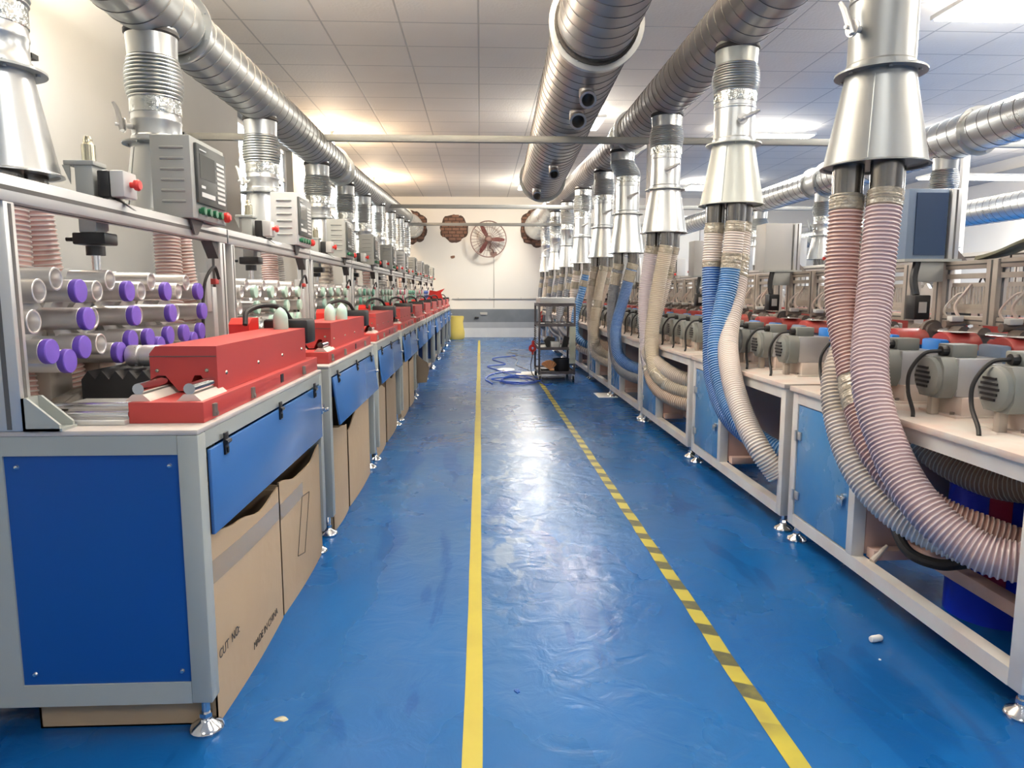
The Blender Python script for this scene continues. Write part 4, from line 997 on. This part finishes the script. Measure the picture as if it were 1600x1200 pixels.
# droppers: collar, corrugated sleeve, damper tube, flange, hood and three outlets
def flex_profile(r0, r1, h0, h1, n):
    out = []
    for i in range(n):
        t = i / n; h = h0 + (h1 - h0) * t; bul = r0 + (r1 - r0) * t + .012 * math.sin(math.pi * t); st = (h1 - h0) / n
        out += [(bul - .006, h), (bul + .003, h + st * .28), (bul + .0045, h + st * .5), (bul + .003, h + st * .7), (bul - .006, h + st * .96)]
    return out
def make_dropper(ztop, zs, rt_, rb, cream=False, side=-1, hose_r=.048, bend=0, lever=R(200), flip=1):
    """zs: sleeve top, sleeve bottom, band bottom, flange, hood bottom."""
    g = M['hood_cream'] if cream else M['galv_light']
    r = empty('extraction_hood', (0, 0, 0), 'x', 'extraction hood')
    z1, z2, z3, z4, z5 = zs
    m = MB(); m.lathe([(rt_ * 1.02, ztop + .035), (rt_ * 1.06, ztop + .012), (rt_ * 1.03, ztop - .01), (rt_, z1 + .01), (rt_, z1)], (bend, 0, 0), seg=28); m.build('collar', g, r)
    m = MB(); m.lathe([(rt_ * 1.03, ztop + .022), (rt_ * 1.10, ztop + .016), (rt_ * 1.10, ztop + .004), (rt_ * 1.03, ztop - .004)], (bend, 0, 0), seg=28, close=True); m.build('sealant', M['seam'], r)
    m = MB(); prof = flex_profile(rt_, rt_, z1, z2, 11)
    if bend:
        rings = []
        for rr, h in prof:
            t = (z1 - h) / (z1 - z2); ox = bend * (1 - t * t * (3 - 2 * t))
            rings.append([m.bm.verts.new((ox + rr * math.cos(2 * math.pi * i / 28), rr * math.sin(2 * math.pi * i / 28), h)) for i in range(28)])
        for A, B in zip(rings, rings[1:]):
            for i in range(28): m.bm.faces.new((A[i], A[(i + 1) % 28], B[(i + 1) % 28], B[i]))
    else: m.lathe(prof, seg=28)
    m.build('flex_sleeve', M['galv_light'], r)
    m = MB(); m.lathe([(rt_ * 1.03, z2 + .01), (rt_ * 1.04, z2 - .01), (rt_ * 1.04, z3), (rt_ * .98, z3 - .003)], seg=28); m.build('foil_wrap', M['foil'], r)
    m = MB(); zc = (z3 + z4) / 2; m.lathe([(rt_, z3), (rt_, z3 - .02), (rt_ * 1.03, z3 - .024), (rt_ * 1.03, z3 - .03), (rt_, z3 - .034), (rt_, z4 + .03), (rt_ * 1.05, z4 + .024), (rt_ * 1.05, z4)], seg=32); m.build('damper_tube', M['galv_light'], r)
    c, s_ = math.cos(lever), math.sin(lever)
    m = MB(); P = Vector((c * rt_, s_ * rt_, zc)); D_ = Vector((c, s_, 0)); T_ = Vector((-s_, c, 0))
    m.cyl(P, P + D_ * .045, .010, seg=10); m.lathe([(0, 0), (.026, 0), (.026, .004), (0, .004)], tuple(P + D_ * .028), tuple(D_), 16); m.cyl(P + D_ * .045, P + D_ * .06, .006, seg=6)
    q = P + D_ * .040; e = q + T_ * (-.035 * flip) + Vector((0, 0, .085 if flip > 0 else .035)) + (T_ * .04 if flip < 0 else Vector()); m.tube([q - (e - q) * .25, q, q.lerp(e, .7), e + D_ * .01], [.009, .011, .010, .006], 8)
    m.build('damper_handle', M['alu'], r)
    m = MB(); m.box((-.008 + rt_ * -c, rt_ * -s_ - .008, zc - .005), (.008 + (rt_ + .015) * -c, (rt_ + .015) * -s_ + .008, zc + .008)); m.build('damper_stop', M['black'], r)
    flange((0, 0, z4), (0, 0, 1), rt_ * .95, rt_ + .036, .006, M['galv'] if not cream else g, r, bolts=6)
    m = MB(); m.lathe([(rt_ + .004, z4), (rt_ + .006, z4 - .02), (rb, z5 + .004), (rb + .009, z5), (rb + .009, z5 - .003), (rb - .002, z5 - .002), (rb - .002, z5 + .006), (0, z5 + .006)], seg=48); hd = m.build('hood', g, r)
    m = MB(); m.box((-.0015, -rb, z5 + .006), (.0015, -rt_, z4 - .02)) if False else m.tube([(math.cos(2.2) * (rt_ + .006), -math.sin(2.2) * (rt_ + .006), z4 - .02), (math.cos(2.2) * rb, -math.sin(2.2) * rb, z5 + .006)], .0022, 5); m.build('fold_seam', M['galv'], hd)
    return r
def outlet(parent, x, y, z5, r, zb):
    m = MB(); m.lathe([(0, z5 + .005), (r * 1.03, z5 + .005), (r, zb + .02), (r * .98, zb), (r * .8, zb)], (x, y, 0), seg=24); m.build('outlet_tube', M['outlet'], parent)

def hose(name, pts, r, mk, label, taped=(), rib=.0128, seg=14, group=None, wraptop=True, amp=.0034, kmats=None):
    """ribbed hose along a smooth path with its origin at the first point."""
    P = resample(crom(pts, 14), rib / 4); o0 = P[0].copy(); P = [p - o0 for p in P]; n = len(P)
    mats = [HM[mk], RIB[RIBOF[mk]], M['tape_clear']]
    sw = None
    if kmats: mats += [HM[kmats[1]], RIB[RIBOF[kmats[1]]]]; sw = int(n * kmats[0])
    rr = []; tp = []
    spans = [(int(n * a), int(n * b)) for a, b in taped] + ([(0, max(6, int(.05 / (rib / 4))))] if wraptop else [])
    rnd = random.Random(len(pts) * 31 + int(o0.y * 100))
    for i in range(n):
        ph = i % 4; q = r + (amp if ph in (1, 2) else -amp * .4)
        t = any(a <= i <= b for a, b in spans)
        if t: q = r * 1.07 + rnd.uniform(-.0015, .0015)
        rr.append(q); tp.append(t)
    def mf(i):
        if tp[i]: return 2
        hi = (i % 4) == 1
        if sw is not None and i > sw: return 4 if hi else 3
        return 1 if hi else 0
    m = MB(); m.tube(P, rr, seg, True, mf); o = m.build(name, mats, None, loc=o0, smooth=60)
    return tag(o, label, 'hose', group)

# ---- right droppers
ysR = [2.32, 3.65, 4.98, 6.25, 7.45, 8.95, 10.55, 12.2, 14.0]
colR = [('pink', 'mauve', 'grey_beige'), ('blue', 'blue', 'white'), ('lav', 'beige', 'grey_beige'), ('slate', 'deepblue', None), ('grey_beige', 'beige', 'brown'), ('white', 'blue', None), ('slate', 'slate', None), ('slate', 'slate', None), ('slate', 'grey_beige', None)]
labR = ['big dull steel hood nearest the camera on the right, three pink hoses below', 'cream coloured hood, second on the right, with two blue hoses below', 'steel hood third on the right, with lavender and beige hoses',
        'bent-necked steel hood fourth on the right, with two deep blue hoses', 'steel hood fifth on the right, with beige hoses', 'steel hood sixth on the right, above the white cart tray', 'steel hood seventh on the right', 'steel hood eighth on the right', 'last steel hood on the right near the far wall']
rname = ['nearest', 'second', 'third', 'fourth', 'fifth', 'sixth', 'seventh', 'eighth', 'ninth']
for i, y in enumerate(ysR):
    z5 = [1.405, 1.44, 1.41, 1.34, 1.36, 1.36, 1.37, 1.38, 1.40][i]; z4 = [1.69, 1.735, 1.70, 1.67, 1.66, 1.68, 1.68, 1.68, 1.68][i]
    ztop = 2.185 + max(0, (y - 6.3) * .026)
    rr_ = .10 if i < 6 else .088
    d = make_dropper(ztop, (ztop - .07, 1.98, 1.935, z4, z5), rr_, .155 if i < 6 else .135, cream=(i == 1), flip=(1 if i == 0 else -1), bend=(-.05 if i in (3,) else 0), lever=R([200, 268, 262, 265, 265, 262, 300, 262, 262][i]))
    d.location = (1.28, y, 0); d['label'] = labR[i]; d['group'] = 'extraction hoods of the right row'
    if i == 0:
        for c in kids(d):
            if c.name.split('.')[0] in ('hood', 'damper_tube', 'flange_ring'): c.data.materials[0] = M['galv_dull']
    hx = [(-.075, .02), (.0, -.075), (.075, .04)] if colR[i][2] else [(-.06, .03), (.05, -.05)]
    for (a, b2) in hx: outlet(d, a, b2, z5, .047 if i < 6 else .042, z5 - .105)
    zt = z5 - .09; X = 1.28
    g = 'hoses hanging under the right hoods'
    if i == 0:
        hose('ribbed_hose', [(X - .075, y + .02, zt), (1.19, 2.31, 1.0), (1.185, 2.20, .77), (1.175, 2.11, .64), (1.18, 1.99, .51), (1.25, 1.86, .40), (1.42, 1.75, .33)], .050, 'pink', 'pink ribbed hose with a tape joint halfway, left one under nearest right hood', taped=((.47, .55),), group=g, kmats=(.55, 'pink'))
        hose('ribbed_hose', [(X, y - .075, zt), (1.235, 2.19, 1.0), (1.165, 2.06, .74), (1.165, 1.93, .55), (1.19, 1.79, .42), (1.27, 1.68, .345), (1.38, 1.60, .34), (1.50, 1.56, .36)], .050, 'mauve', 'mauve ribbed hose sweeping to the right post, front one under nearest right hood', group=g)
        hose('ribbed_hose', [(X + .075, y + .04, zt), (1.30, 2.37, .95), (1.19, 2.30, .73), (1.165, 2.20, .56), (1.185, 2.08, .42), (1.26, 1.96, .33), (1.40, 1.82, .28), (1.52, 1.72, .27)], .047, 'grey_beige', 'beige grey ribbed hose, rear and lowest one under the nearest right hood', group=g, kmats=(.5, 'white'))
    elif i == 1:
        hose('ribbed_hose', [(X - .075, y + .02, zt), (1.195, 3.66, 1.1), (1.19, 3.60, .8), (1.175, 3.50, .58), (1.185, 3.30, .42), (1.26, 3.10, .33), (1.40, 2.98, .26)], .047, 'white', 'blue ribbed hose with a beige top, left one under the cream hood', taped=((.13, .15),), group=g, kmats=(.15, 'deepblue'))
        hose('ribbed_hose', [(X, y - .075, zt), (1.25, 3.56, 1.05), (1.175, 3.47, .75), (1.175, 3.36, .55), (1.20, 3.18, .40), (1.29, 3.03, .31), (1.42, 2.95, .28)], .047, 'white', 'brighter blue ribbed hose with a beige top, front one under cream hood', taped=((.11, .16),), group=g, kmats=(.16, 'blue'))
        hose('ribbed_hose', [(X + .075, y + .04, zt), (1.31, 3.60, 1.05), (1.22, 3.45, .78), (1.175, 3.25, .60), (1.175, 3.07, .44), (1.20, 2.95, .33), (1.27, 2.90, .22)], .046, 'white', 'brown and white ribbed hose, right one under the cream hood', taped=((.12, .2),), group=g)
    else:
        r_ = .047 if i < 6 else .040
        ys0 = RY + RP * (i if i < 5 else int((y - RY) / RP))  # near end of the bay it enters
        yb = RY + RP * math.floor((y - .35 - RY) / RP) + .42
        for j, mk in enumerate(colR[i]):
            if mk is None: continue
            a, b2 = hx[j]; dz = [0, .08, .16][j]; yy = y + b2
            pts = [(X + a, yy, zt), (X + a * .8 - .05, yy + .02, 1.0), (1.17 + .02 * j, yy - .02, .72), (1.175, yy - .12, .50 + dz * .5), (1.20, (yy + yb) / 2 - .05, .36 + dz), (1.30, yb, .29 + dz), (1.45, yb - .12, .27 + dz)]
            nm = {'lav': 'lavender', 'beige': 'beige', 'grey_beige': 'grey beige', 'deepblue': 'deep blue', 'brown': 'brown', 'white': 'whitish', 'blue': 'blue', 'slate': 'slate grey'}[mk]
            km = {(2, 0): (.62, 'brown'), (3, 0): None, (3, 1): None}.get((i, j))
            tp = {(2, 0): ((.60, .63),), (2, 1): ((.70, .78),), (3, 0): ((.06, .14),), (3, 1): ((.05, .13),), (4, 1): ((.3, .36),)}.get((i, j), ((.1, .16),))
            hose('ribbed_hose', pts, r_, mk, '%s ribbed hose, %s under the %s hood of the right row' % (nm, ['left one', 'front one', 'right one'][j], rname[i]), taped=tp, group=g, seg=12, kmats=km, rib=.0128 if i < 5 else .03, amp=.0034 if i < 5 else .003)

# ---- left droppers
ysL = [1.95, 2.88, 4.22, 5.62, 6.75, 7.75, 8.9, 10.0, 11.1, 12.0]
for i, y in enumerate(ysL):
    zt_ = 1.955 + max(0, (y - 6.4) * .033)
    d = make_dropper(zt_, (zt_ - .08, 1.72, 1.67, 1.56, 1.305), .082 if i == 0 else .088, .13, lever=R(235) if i == 0 else R(225), hose_r=.045)
    d.location = (-1.232 + (.0 if i else 0), y, 0)
    if i >= 4: d.scale = (.92, .92, 1)
    d['group'] = 'extraction hoods of the left row'
    d['label'] = ['steel hood at the left edge, nearest the camera', 'corrugated-necked steel hood behind the nearest grey control box', 'steel hood behind the second left control box'][i] if i < 3 else 'steel hood over the left row, %s from the camera' % nth(i)
    for (a, b2) in ((.03, -.045), (.03, .06)): outlet(d, a, b2, 1.305, .043, 1.22)
    g = 'hoses hanging under the left hoods'
    for j, b2 in enumerate((-.045, .06)):
        mk = ['rose', 'rose', 'steelhose', 'grey_beige', 'steelhose'][min(i, 4)] if (i + j) % 3 != 2 or i < 2 else 'rose'
        nmk = {'rose': 'rose', 'steelhose': 'grey white', 'grey_beige': 'beige'}[mk]
        o = hose('ribbed_hose', [(-1.202, y + b2, 1.235), (-1.195, y + b2 * 1.3, 1.05), (-1.19, y + b2 * 1.9, .86), (-1.18, y + b2 * 2.2, .718)], .046, mk, '%s ribbed hose, %s under the %s hood of the left row' % (nmk, ['nearer one', 'farther one'][j], nth(i)), group=g, wraptop=False, seg=14 if i < 3 else 10, rib=.0128 if i < 3 else .03)

# ================================================================== cross rails and their posts
for j, (y, z, x1) in enumerate(((5.455, 2.125, XR), (9.5, 2.11, 6.2), (12.0, 2.115, 6.2))):
    r = empty('cross_rail', (XL, y, z), ['nearest galvanised cross rail spanning the whole hall below the ducts', 'second galvanised cross rail over the aisle', 'third galvanised cross rail over aisle, nearest the brick patch'][j], 'cross rail', 'cross rails over the aisle')
    m = MB(); m.box((0, -.02, -.024), (x1 - XL, .02, .024), .002); m.build('rail_bar', M['rail'], r)
    for px_, w_ in ((1.285, .05), (3.72, .05)) if j == 0 else ((3.72, .05),):
        m = MB(); m.box((px_ - XL - w_ / 2, -.02, -z), (px_ - XL + w_ / 2, .02, -.024), .002); m.box((px_ - XL - .05, -.03, -z), (px_ - XL + .05, .03, -z + .006)); m.build('rail_post', M['frame_white'], r)

# ================================================================== second row beyond the right machines: the same machine type, turned round
index_children()
for k in range(1, 8):
    src = left[1]
    r = copy_tree(src, (2.62, 2.55 + 1.33 * k, 0), rz=math.pi, skip=('holder_tube', 'pad', 'screw', 'slot_bolt', 'dust_sheet', 'rod_support', 'guide_rod', 'cross_rod', 'bolt', 'latch', 'hinge', 'seam') + (('control_box', 'lift_actuator', 'stop_box_base', 'stop_box_lid', 'stop_button', 'stop_bracket') if k <= 2 else ()),
                  label='grey grinding machine %s control box, %s of the row beyond the right machines' % ('without' if k <= 2 else 'with', nth(k - 1)), group='grinding machines beyond the right row')
for i, y in enumerate((3.05, 5.05, 6.85, 8.4, 9.9)):
    d = make_dropper(1.945, (1.86, 1.72, 1.68, 1.54, 1.32), .08, .125, lever=R(180), bend=(.0 if i else 0))
    d.location = (3.3, y, 0); d['group'] = 'extraction hoods beyond the right row'
    d['label'] = 'steel hood beyond the right row of machines, %s of its line' % nth(i)
    for (a, b2) in ((0, -.05), (0, .05)): outlet(d, a, b2, 1.32, .042, 1.23)
    for j, b2 in enumerate((-.05, .05)):
        hose('ribbed_hose', [(3.3, y + b2, 1.24), (3.28, y + b2 * 1.3, 1.05), (3.24, y + b2 * 1.6, .86), (3.22, y + b2 * 1.8, .722)], .044, 'steelhose', 'grey white ribbed hose, %s below the %s hood beyond the right row' % (['nearer', 'farther'][j], nth(i)), group='hoses beyond the right row', wraptop=False, seg=10, rib=.03)

# olive strap draped over the nearest slide rack
m = MB(); pts = crom([(1.79, 2.52, 1.118), (1.79, 2.46, 1.122), (1.79, 2.38, 1.135), (1.79, 2.26, 1.165), (1.79, 2.17, 1.16), (1.79, 2.06, 1.125)], 5); wd = [.004, .012, .02, .03, .035, .03]
prev = None
for i, p in enumerate(pts):
    w_ = .006 + .03 * math.sin(math.pi * min(1, i / len(pts) + .05)); q = [m.bm.verts.new(p + Vector((dx, 0, dz))) for dx, dz in ((-w_, -.003), (w_, -.003), (w_ * .6, .012), (-w_ * .6, .012))]
    if prev:
        for j in range(4): m.bm.faces.new((prev[j], prev[(j + 1) % 4], q[(j + 1) % 4], q[j]))
    prev = q
m.prism([(2.17, 1.165), (2.15, 1.19), (2.13, 1.185), (2.11, 1.15)], 0, 1.785, 1.795)
tag(m.build('canvas_strap', mat('olive_canvas', (.16, .155, .10), .8, bump=.3)), 'olive canvas strap lying along the top of the nearest slide rack', 'strap')

# ================================================================== steel cart with its load
cx0, cx1, cy0, cy1 = .655, 1.075, 7.98, 8.62
M['cart'] = mat('dark_painted_steel', (.085, .075, .08), .5, metal=.3, var=.4, vscale=20, vcol=(.16, .14, .14))
cart = empty('steel_cart', ((cx0 + cx1) / 2, (cy0 + cy1) / 2, 0), 'dark steel shelf cart with castors standing before the right machines', 'cart')
X0, X1, Y0, Y1 = -(cx1 - cx0) / 2, (cx1 - cx0) / 2, -(cy1 - cy0) / 2, (cy1 - cy0) / 2
for x in (X0, X1 - .022):
    for y in (Y0, Y1 - .022):
        m = MB(); m.box((x, y, .075), (x + .022, y + .022, .875), .002); m.build('post', M['cart'], cart)
for z in (.09, .365, .63, .855):
    m = MB(); m.box((X0 + .004, Y0 + .004, z), (X1 - .004, Y1 - .004, z + .008)); t = .02
    m.box((X0 + .02, Y0, z - .01), (X1 - .02, Y0 + .006, z + .022)); m.box((X0 + .02, Y1 - .006, z - .01), (X1 - .02, Y1, z + .022)); m.box((X0, Y0 + .02, z - .01), (X0 + .006, Y1 - .02, z + .022)); m.box((X1 - .006, Y0 + .02, z - .01), (X1, Y1 - .02, z + .022))
    m.build('shelf', M['cart'], cart)
m = MB()
for k in range(9): m.cyl((X0 + .003, Y0 + .04, .40 + k * .024), (X0 + .003, Y1 - .04, .40 + k * .024), .0025, seg=5)
m.build('side_wires', M['alu'], cart)
for x in (X0 + .02, X1 - .02):
    for y in (Y0 + .03, Y1 - .03):
        m = MB(); m.cyl((x - .011, y, .028), (x + .011, y, .028), .028, seg=18); w_ = m.build('castor_wheel', M['black'], cart)
        m = MB(); m.box((x - .016, y - .018, .02), (x - .012, y + .018, .07)); m.box((x + .012, y - .018, .02), (x + .016, y + .018, .07)); m.box((x - .018, y - .02, .066), (x + .018, y + .02, .076)); m.build('fork', M['alu'], w_)
C_ = lambda x, y, z: ((cx0 + cx1) / 2 + x, (cy0 + cy1) / 2 + y, z)
m = MB(); m.box((-.19, -.30, 0), (.20, .30, .008), .002); m.box((-.19, -.30, .008), (.20, -.29, .062), .002); m.box((-.19, .29, .008), (.20, .30, .062), .002); m.box((-.19, -.29, .008), (-.18, .29, .062), .002); m.box((.19, -.29, .008), (.20, .29, .062), .002)
tag(m.build('white_tray', M['white_plastic'], loc=C_(0, 0, .88)), 'long white plastic tray on top of the steel cart', 'tray')
m = MB(); m.lathe([(0, 0), (.085, 0), (.105, .13), (.108, .13), (.108, .142), (.10, .142), (.09, .05), (0, .05)], seg=28)
tag(m.build('black_bucket', M['black'], loc=C_(.075, -.14, .10)), 'dark round bucket on the bottom shelf of the steel cart', 'bucket')
m = MB(); m.box((-.05, -.10, 0), (.05, .10, .11), .01); tag(m.build('black_bin', M['black'], loc=C_(.13, .12, .10)), 'black plastic bin behind the round bucket on the cart', 'bin')
m = MB(); rnd = random.Random(9)
for k in range(14):
    a = R(40 + 100 * k / 13); m.cyl((0, 0, 0), (.11 * math.cos(a) - .02, rnd.uniform(-.03, .03), .11 * math.sin(a)), .005, .012, seg=6)
m.cyl((-.01, 0, 0), (.04, 0, -.0), .014, seg=8); tag(m.build('bristle_brush', M['orange'], loc=C_(-.06, -.20, .118)), 'pale orange bristle brush on the bottom shelf of the cart', 'brush')
m = MB(); m.box((-.07, -.05, 0), (.07, .05, .02), .004); tag(m.build('tool_tray', M['black'], loc=C_(-.09, -.06, .10)), 'low black tray beside the brush on the cart', 'tray')
m = MB(); m.prism([(-.14, 0), (-.06, 0), (-.045, .11), (-.13, .13), (-.175, .08)], 1, -.05, .05); tag(m.build('black_case', M['black'], loc=C_(.04, -.12, .373), smooth=0), 'black angular tool case on the middle shelf of the cart', 'case')
m = MB(); m.box((-.045, -.05, 0), (.045, .05, .075), .003); m.box((.05, -.05, 0), (.062, .05, .13), .002); tag(m.build('grey_bin', M['grey_light'], loc=C_(-.02, -.23, .373)), 'small light grey bin in front on the middle shelf of cart', 'bin')
m = MB(); m.prism([(0, 0), (.07, 0), (.09, .12), (.03, .14)], 1, -.04, .04); tag(m.build('black_pouch', M['black'], loc=C_(.06, -.2, .373), smooth=0), 'black pouch at the right of the middle shelf of cart', 'pouch')
m = MB()
for k in range(4): m.cyl((-.12 + .07 * k, -.02 * k, .012), (-.05 + .06 * k, .12, .014), .009, seg=8)
tag(m.build('metal_rods', M['galv_dark'], loc=C_(0, -.15, .638)), 'loose metal rods lying on the upper shelf of the cart', 'rods')
m = MB(); m.tube(crom([(0, 0, .0), (.01, 0, .05), (.05, .01, .08), (.09, .03, -.04), (.10, .04, -.12)], 6), .007, 6); tag(m.build('pipe_offcut', M['steel_dark'], loc=C_(.05, -.2, .66)), 'bent dark hose offcut over the upper shelf of the cart', 'hose')
m = MB(); rnd = random.Random(3); m.tube(crom([(0, rnd.uniform(-.02, .02), .0), (.02, .05, .05), (-.01, .1, .02), (.02, .15, .09), (0, .2, .03), (.02, .12, -.02)], 6), .007, 6)
tag(m.build('red_wire_bundle', M['red_bright'], loc=C_(-.17, -.18, .69)), 'tangled red wire on the left side of the upper cart shelf', 'wire')
m = MB(); m.box((-.035, 0, -.42), (.035, .006, 0)); m.box((-.04, -.002, -.25), (.03, .008, -.2)); tag(m.build('plastic_strip', mat('pale_yellow_plastic', (.55, .56, .42), .35), loc=C_(.175, -.325, .62), smooth=0), 'pale yellow plastic strip hanging at the right of the cart', 'strip')
m = MB(); m.lathe([(.016, -.02), (.045, -.02), (.045, .02), (.016, .02)], (0, 0, 0), (.3, 1, 0), 20, close=True); m.box((-.012, -.012, .03), (.02, .012, .09), .004); m.cyl((0, 0, -.045), (0, 0, -.075), .012, seg=8)
tag(m.build('red_cable_reel', M['red_bright'], loc=(.625, 8.45, .34)), 'small red cable reel hanging at the left side of the cart', 'cable reel')
m = MB(); m.tube(crom([(.625, 8.45, .27), (.60, 8.42, .12), (.63, 8.35, .02), (.72, 8.2, .008), (.85, 8.15, .008), (.98, 8.2, .008)]), .005, 6); m.tube(crom([(.625, 8.45, .43), (.65, 8.44, .46), (.664, 8.42, .45)]), .004, 6)
tag(m.build('black_cable', M['rubber']), 'thin black cable from the red reel running under the cart', 'cable')
# blue cable tangle and litter
rnd = random.Random(12); pts = []
for k in range(17):
    a = k * 1.12; rx_ = .30 * rnd.uniform(.55, 1.0); ry_ = .30 * rnd.uniform(.4, 1.0); pts.append((.42 + rx_ * math.cos(a), 8.0 + 1.6 * ry_ * math.sin(a), .008 + .0012 * k))
m = MB(); m.tube(crom([(.78, 7.7, .007), (.70, 7.62, .007)] + pts + [(.25, 9.0, .008), (.1, 9.6, .008), (.35, 9.9, .008), (.18, 10.7, .008), (.55, 11.2, .008)], 8), .0068, 6)
m.tube(crom([(.13, 7.75, .007), (.06, 8.2, .007), (.16, 8.7, .007), (.35, 8.9, .009), (.5, 8.75, .012)], 8), .0068, 6)
tag(m.build('blue_cable_tangle', M['blue_cable']), 'tangled blue cable lying on the floor in front of the cart', 'cable')
m = MB(); m.tube(crom([(.62, 11.8, .006), (.42, 11.6, .006), (.55, 10.6, .006), (.5, 9.8, .006), (.63, 9.1, .006)]), .005, 6); m.tube(crom([(.85, 12.4, .006), (.5, 12.2, .006), (.62, 11.3, .006), (.85, 10.9, .006)]), .005, 6)
tag(m.build('grey_cable', M['wallcable']), 'grey cable snaking on the floor beyond the cart', 'cable')
def litter(name, x, y, rx_, ry_, h, matl, label, cat, seed=1, z=.0):
    rnd = random.Random(seed); m = MB(); n = 12
    P = [(rx_ * math.cos(2 * math.pi * i / n) * rnd.uniform(.6, 1.1), ry_ * math.sin(2 * math.pi * i / n) * rnd.uniform(.6, 1.1)) for i in range(n)]
    A = [m.bm.verts.new((p[0], p[1], .0)) for p in P]; B_ = [m.bm.verts.new((p[0] * .85, p[1] * .85, h * rnd.uniform(.5, 1))) for p in P]; c = m.bm.verts.new((0, 0, h))
    for i in range(n): m.bm.faces.new((A[i], A[(i + 1) % n], B_[(i + 1) % n], B_[i])); m.bm.faces.new((B_[i], B_[(i + 1) % n], c))
    m.bm.faces.new(A[::-1]); return tag(m.build(name, matl, loc=(x, y, z), smooth=0), label, cat)
litter('paper_sheet', .62, 8.75, .22, .25, .012, M['paper'], 'crumpled white paper on the floor at the left of the cart', 'paper', 2)
litter('paper_sheet', .33, 9.25, .13, .20, .008, M['paper'], 'torn white paper piece behind the blue cable tangle', 'paper', 5)
m = MB(); m.lathe([(0, 0), (.014, 0), (.016, .004), (.010, .03), (0, .032)], seg=12); tag(m.build('plastic_cup', M['white_plastic'], loc=(.29, 8.95, 0)), 'tiny white plastic cap standing on the floor by the blue cable', 'cup')
m = MB(); m.lathe([(0, -.020), (.008, -.018), (.010, -.01), (.010, .014), (.007, .02), (0, .021)], axis=(1, .25, 0), seg=12); tag(m.build('foam_stub', M['paper'], loc=(1.135, 1.89, .010)), 'small white foam stub on the floor near the right machines', 'foam piece')
litter('white_crumb', 1.09, 1.79, .004, .004, .003, M['paper'], 'tiny white crumb on the floor below the foam stub', 'crumb', 4)
litter('gold_foil_scrap', -.475, 1.585, .018, .012, .004, mat('gold_foil', (.45, .42, .30), .4, metal=.3), 'small yellowish scrap on floor right of the nearest left foot', 'foil scrap', 6)
litter('blue_scrap', .088, 1.68, .011, .012, .003, M['blue'], 'small dark blue triangular scrap near the solid tape line', 'scrap', 8)
for (x, y, lab) in ((1.24, 6.86, 'white paper pad under the foot at the joint of fourth and fifth right machines'),):
    m = MB(); m.box((-.11, -.17, 0), (.08, .15, .002)); tag(m.build('paper_pad', M['paper'], loc=(x, y, 0), smooth=0), lab, 'paper')
# yellow sack by the far wall
m = MB(); rnd = random.Random(4); rings = []
for h, r_ in ((0, .15), (.03, .17), (.15, .175), (.28, .165), (.38, .17), (.46, .16), (.50, .17), (.49, .13)):
    rings.append([m.bm.verts.new((r_ * math.cos(2 * math.pi * i / 16) * rnd.uniform(.9, 1.08), r_ * .8 * math.sin(2 * math.pi * i / 16) * rnd.uniform(.9, 1.08), h)) for i in range(16)])
for A, B_ in zip(rings, rings[1:]):
    for i in range(16): m.bm.faces.new((A[i], A[(i + 1) % 16], B_[(i + 1) % 16], B_[i]))
m.bm.faces.new(rings[0][::-1]); m.bm.faces.new(rings[-1])
tag(m.build('yellow_sack', M['yellow'], loc=(-.52, 15.3, 0)), 'yellow sack standing at the far end of left row', 'sack')
m = MB(); m.prism([(-.14, 0), (.14, 0), (.10, .12), (.17, .20), (.02, .15), (-.10, .17)], 1, -.004, .004)
tag(m.build('red_cloth', M['red_bright'], loc=(-.80, LY + PITCH * 8 + .75, .871), smooth=0), 'bright red folded sheet standing on a far left machine', 'cloth')
# brown suction hose and black hose inside the nearest open bay
hose('ribbed_hose', [(1.40, 2.20, .56), (1.44, 2.12, .49), (1.50, 1.98, .45), (1.56, 1.84, .47), (1.62, 1.70, .52)], .048, 'brown', 'brown ribbed hose crossing inside the nearest right machine bay', wraptop=False, group=None)
m = MB(); m.tube(crom([(1.36, 2.20, .40), (1.33, 2.16, .28), (1.33, 2.08, .20), (1.38, 2.0, .185), (1.44, 1.95, .21)]), .017, 10)
tag(m.build('black_hose', M['rubber']), 'thin black hose looping low inside the nearest right machine bay', 'hose')
m = MB(); m.cyl((0, 0, 0), (.06, .02, .045), .011, .006, seg=10); tag(m.build('bottle_neck', M['table_dusty'], loc=(1.29, 2.20, .118)), 'small pinkish plastic nozzle on the bottom rail of nearest right machine', 'nozzle')
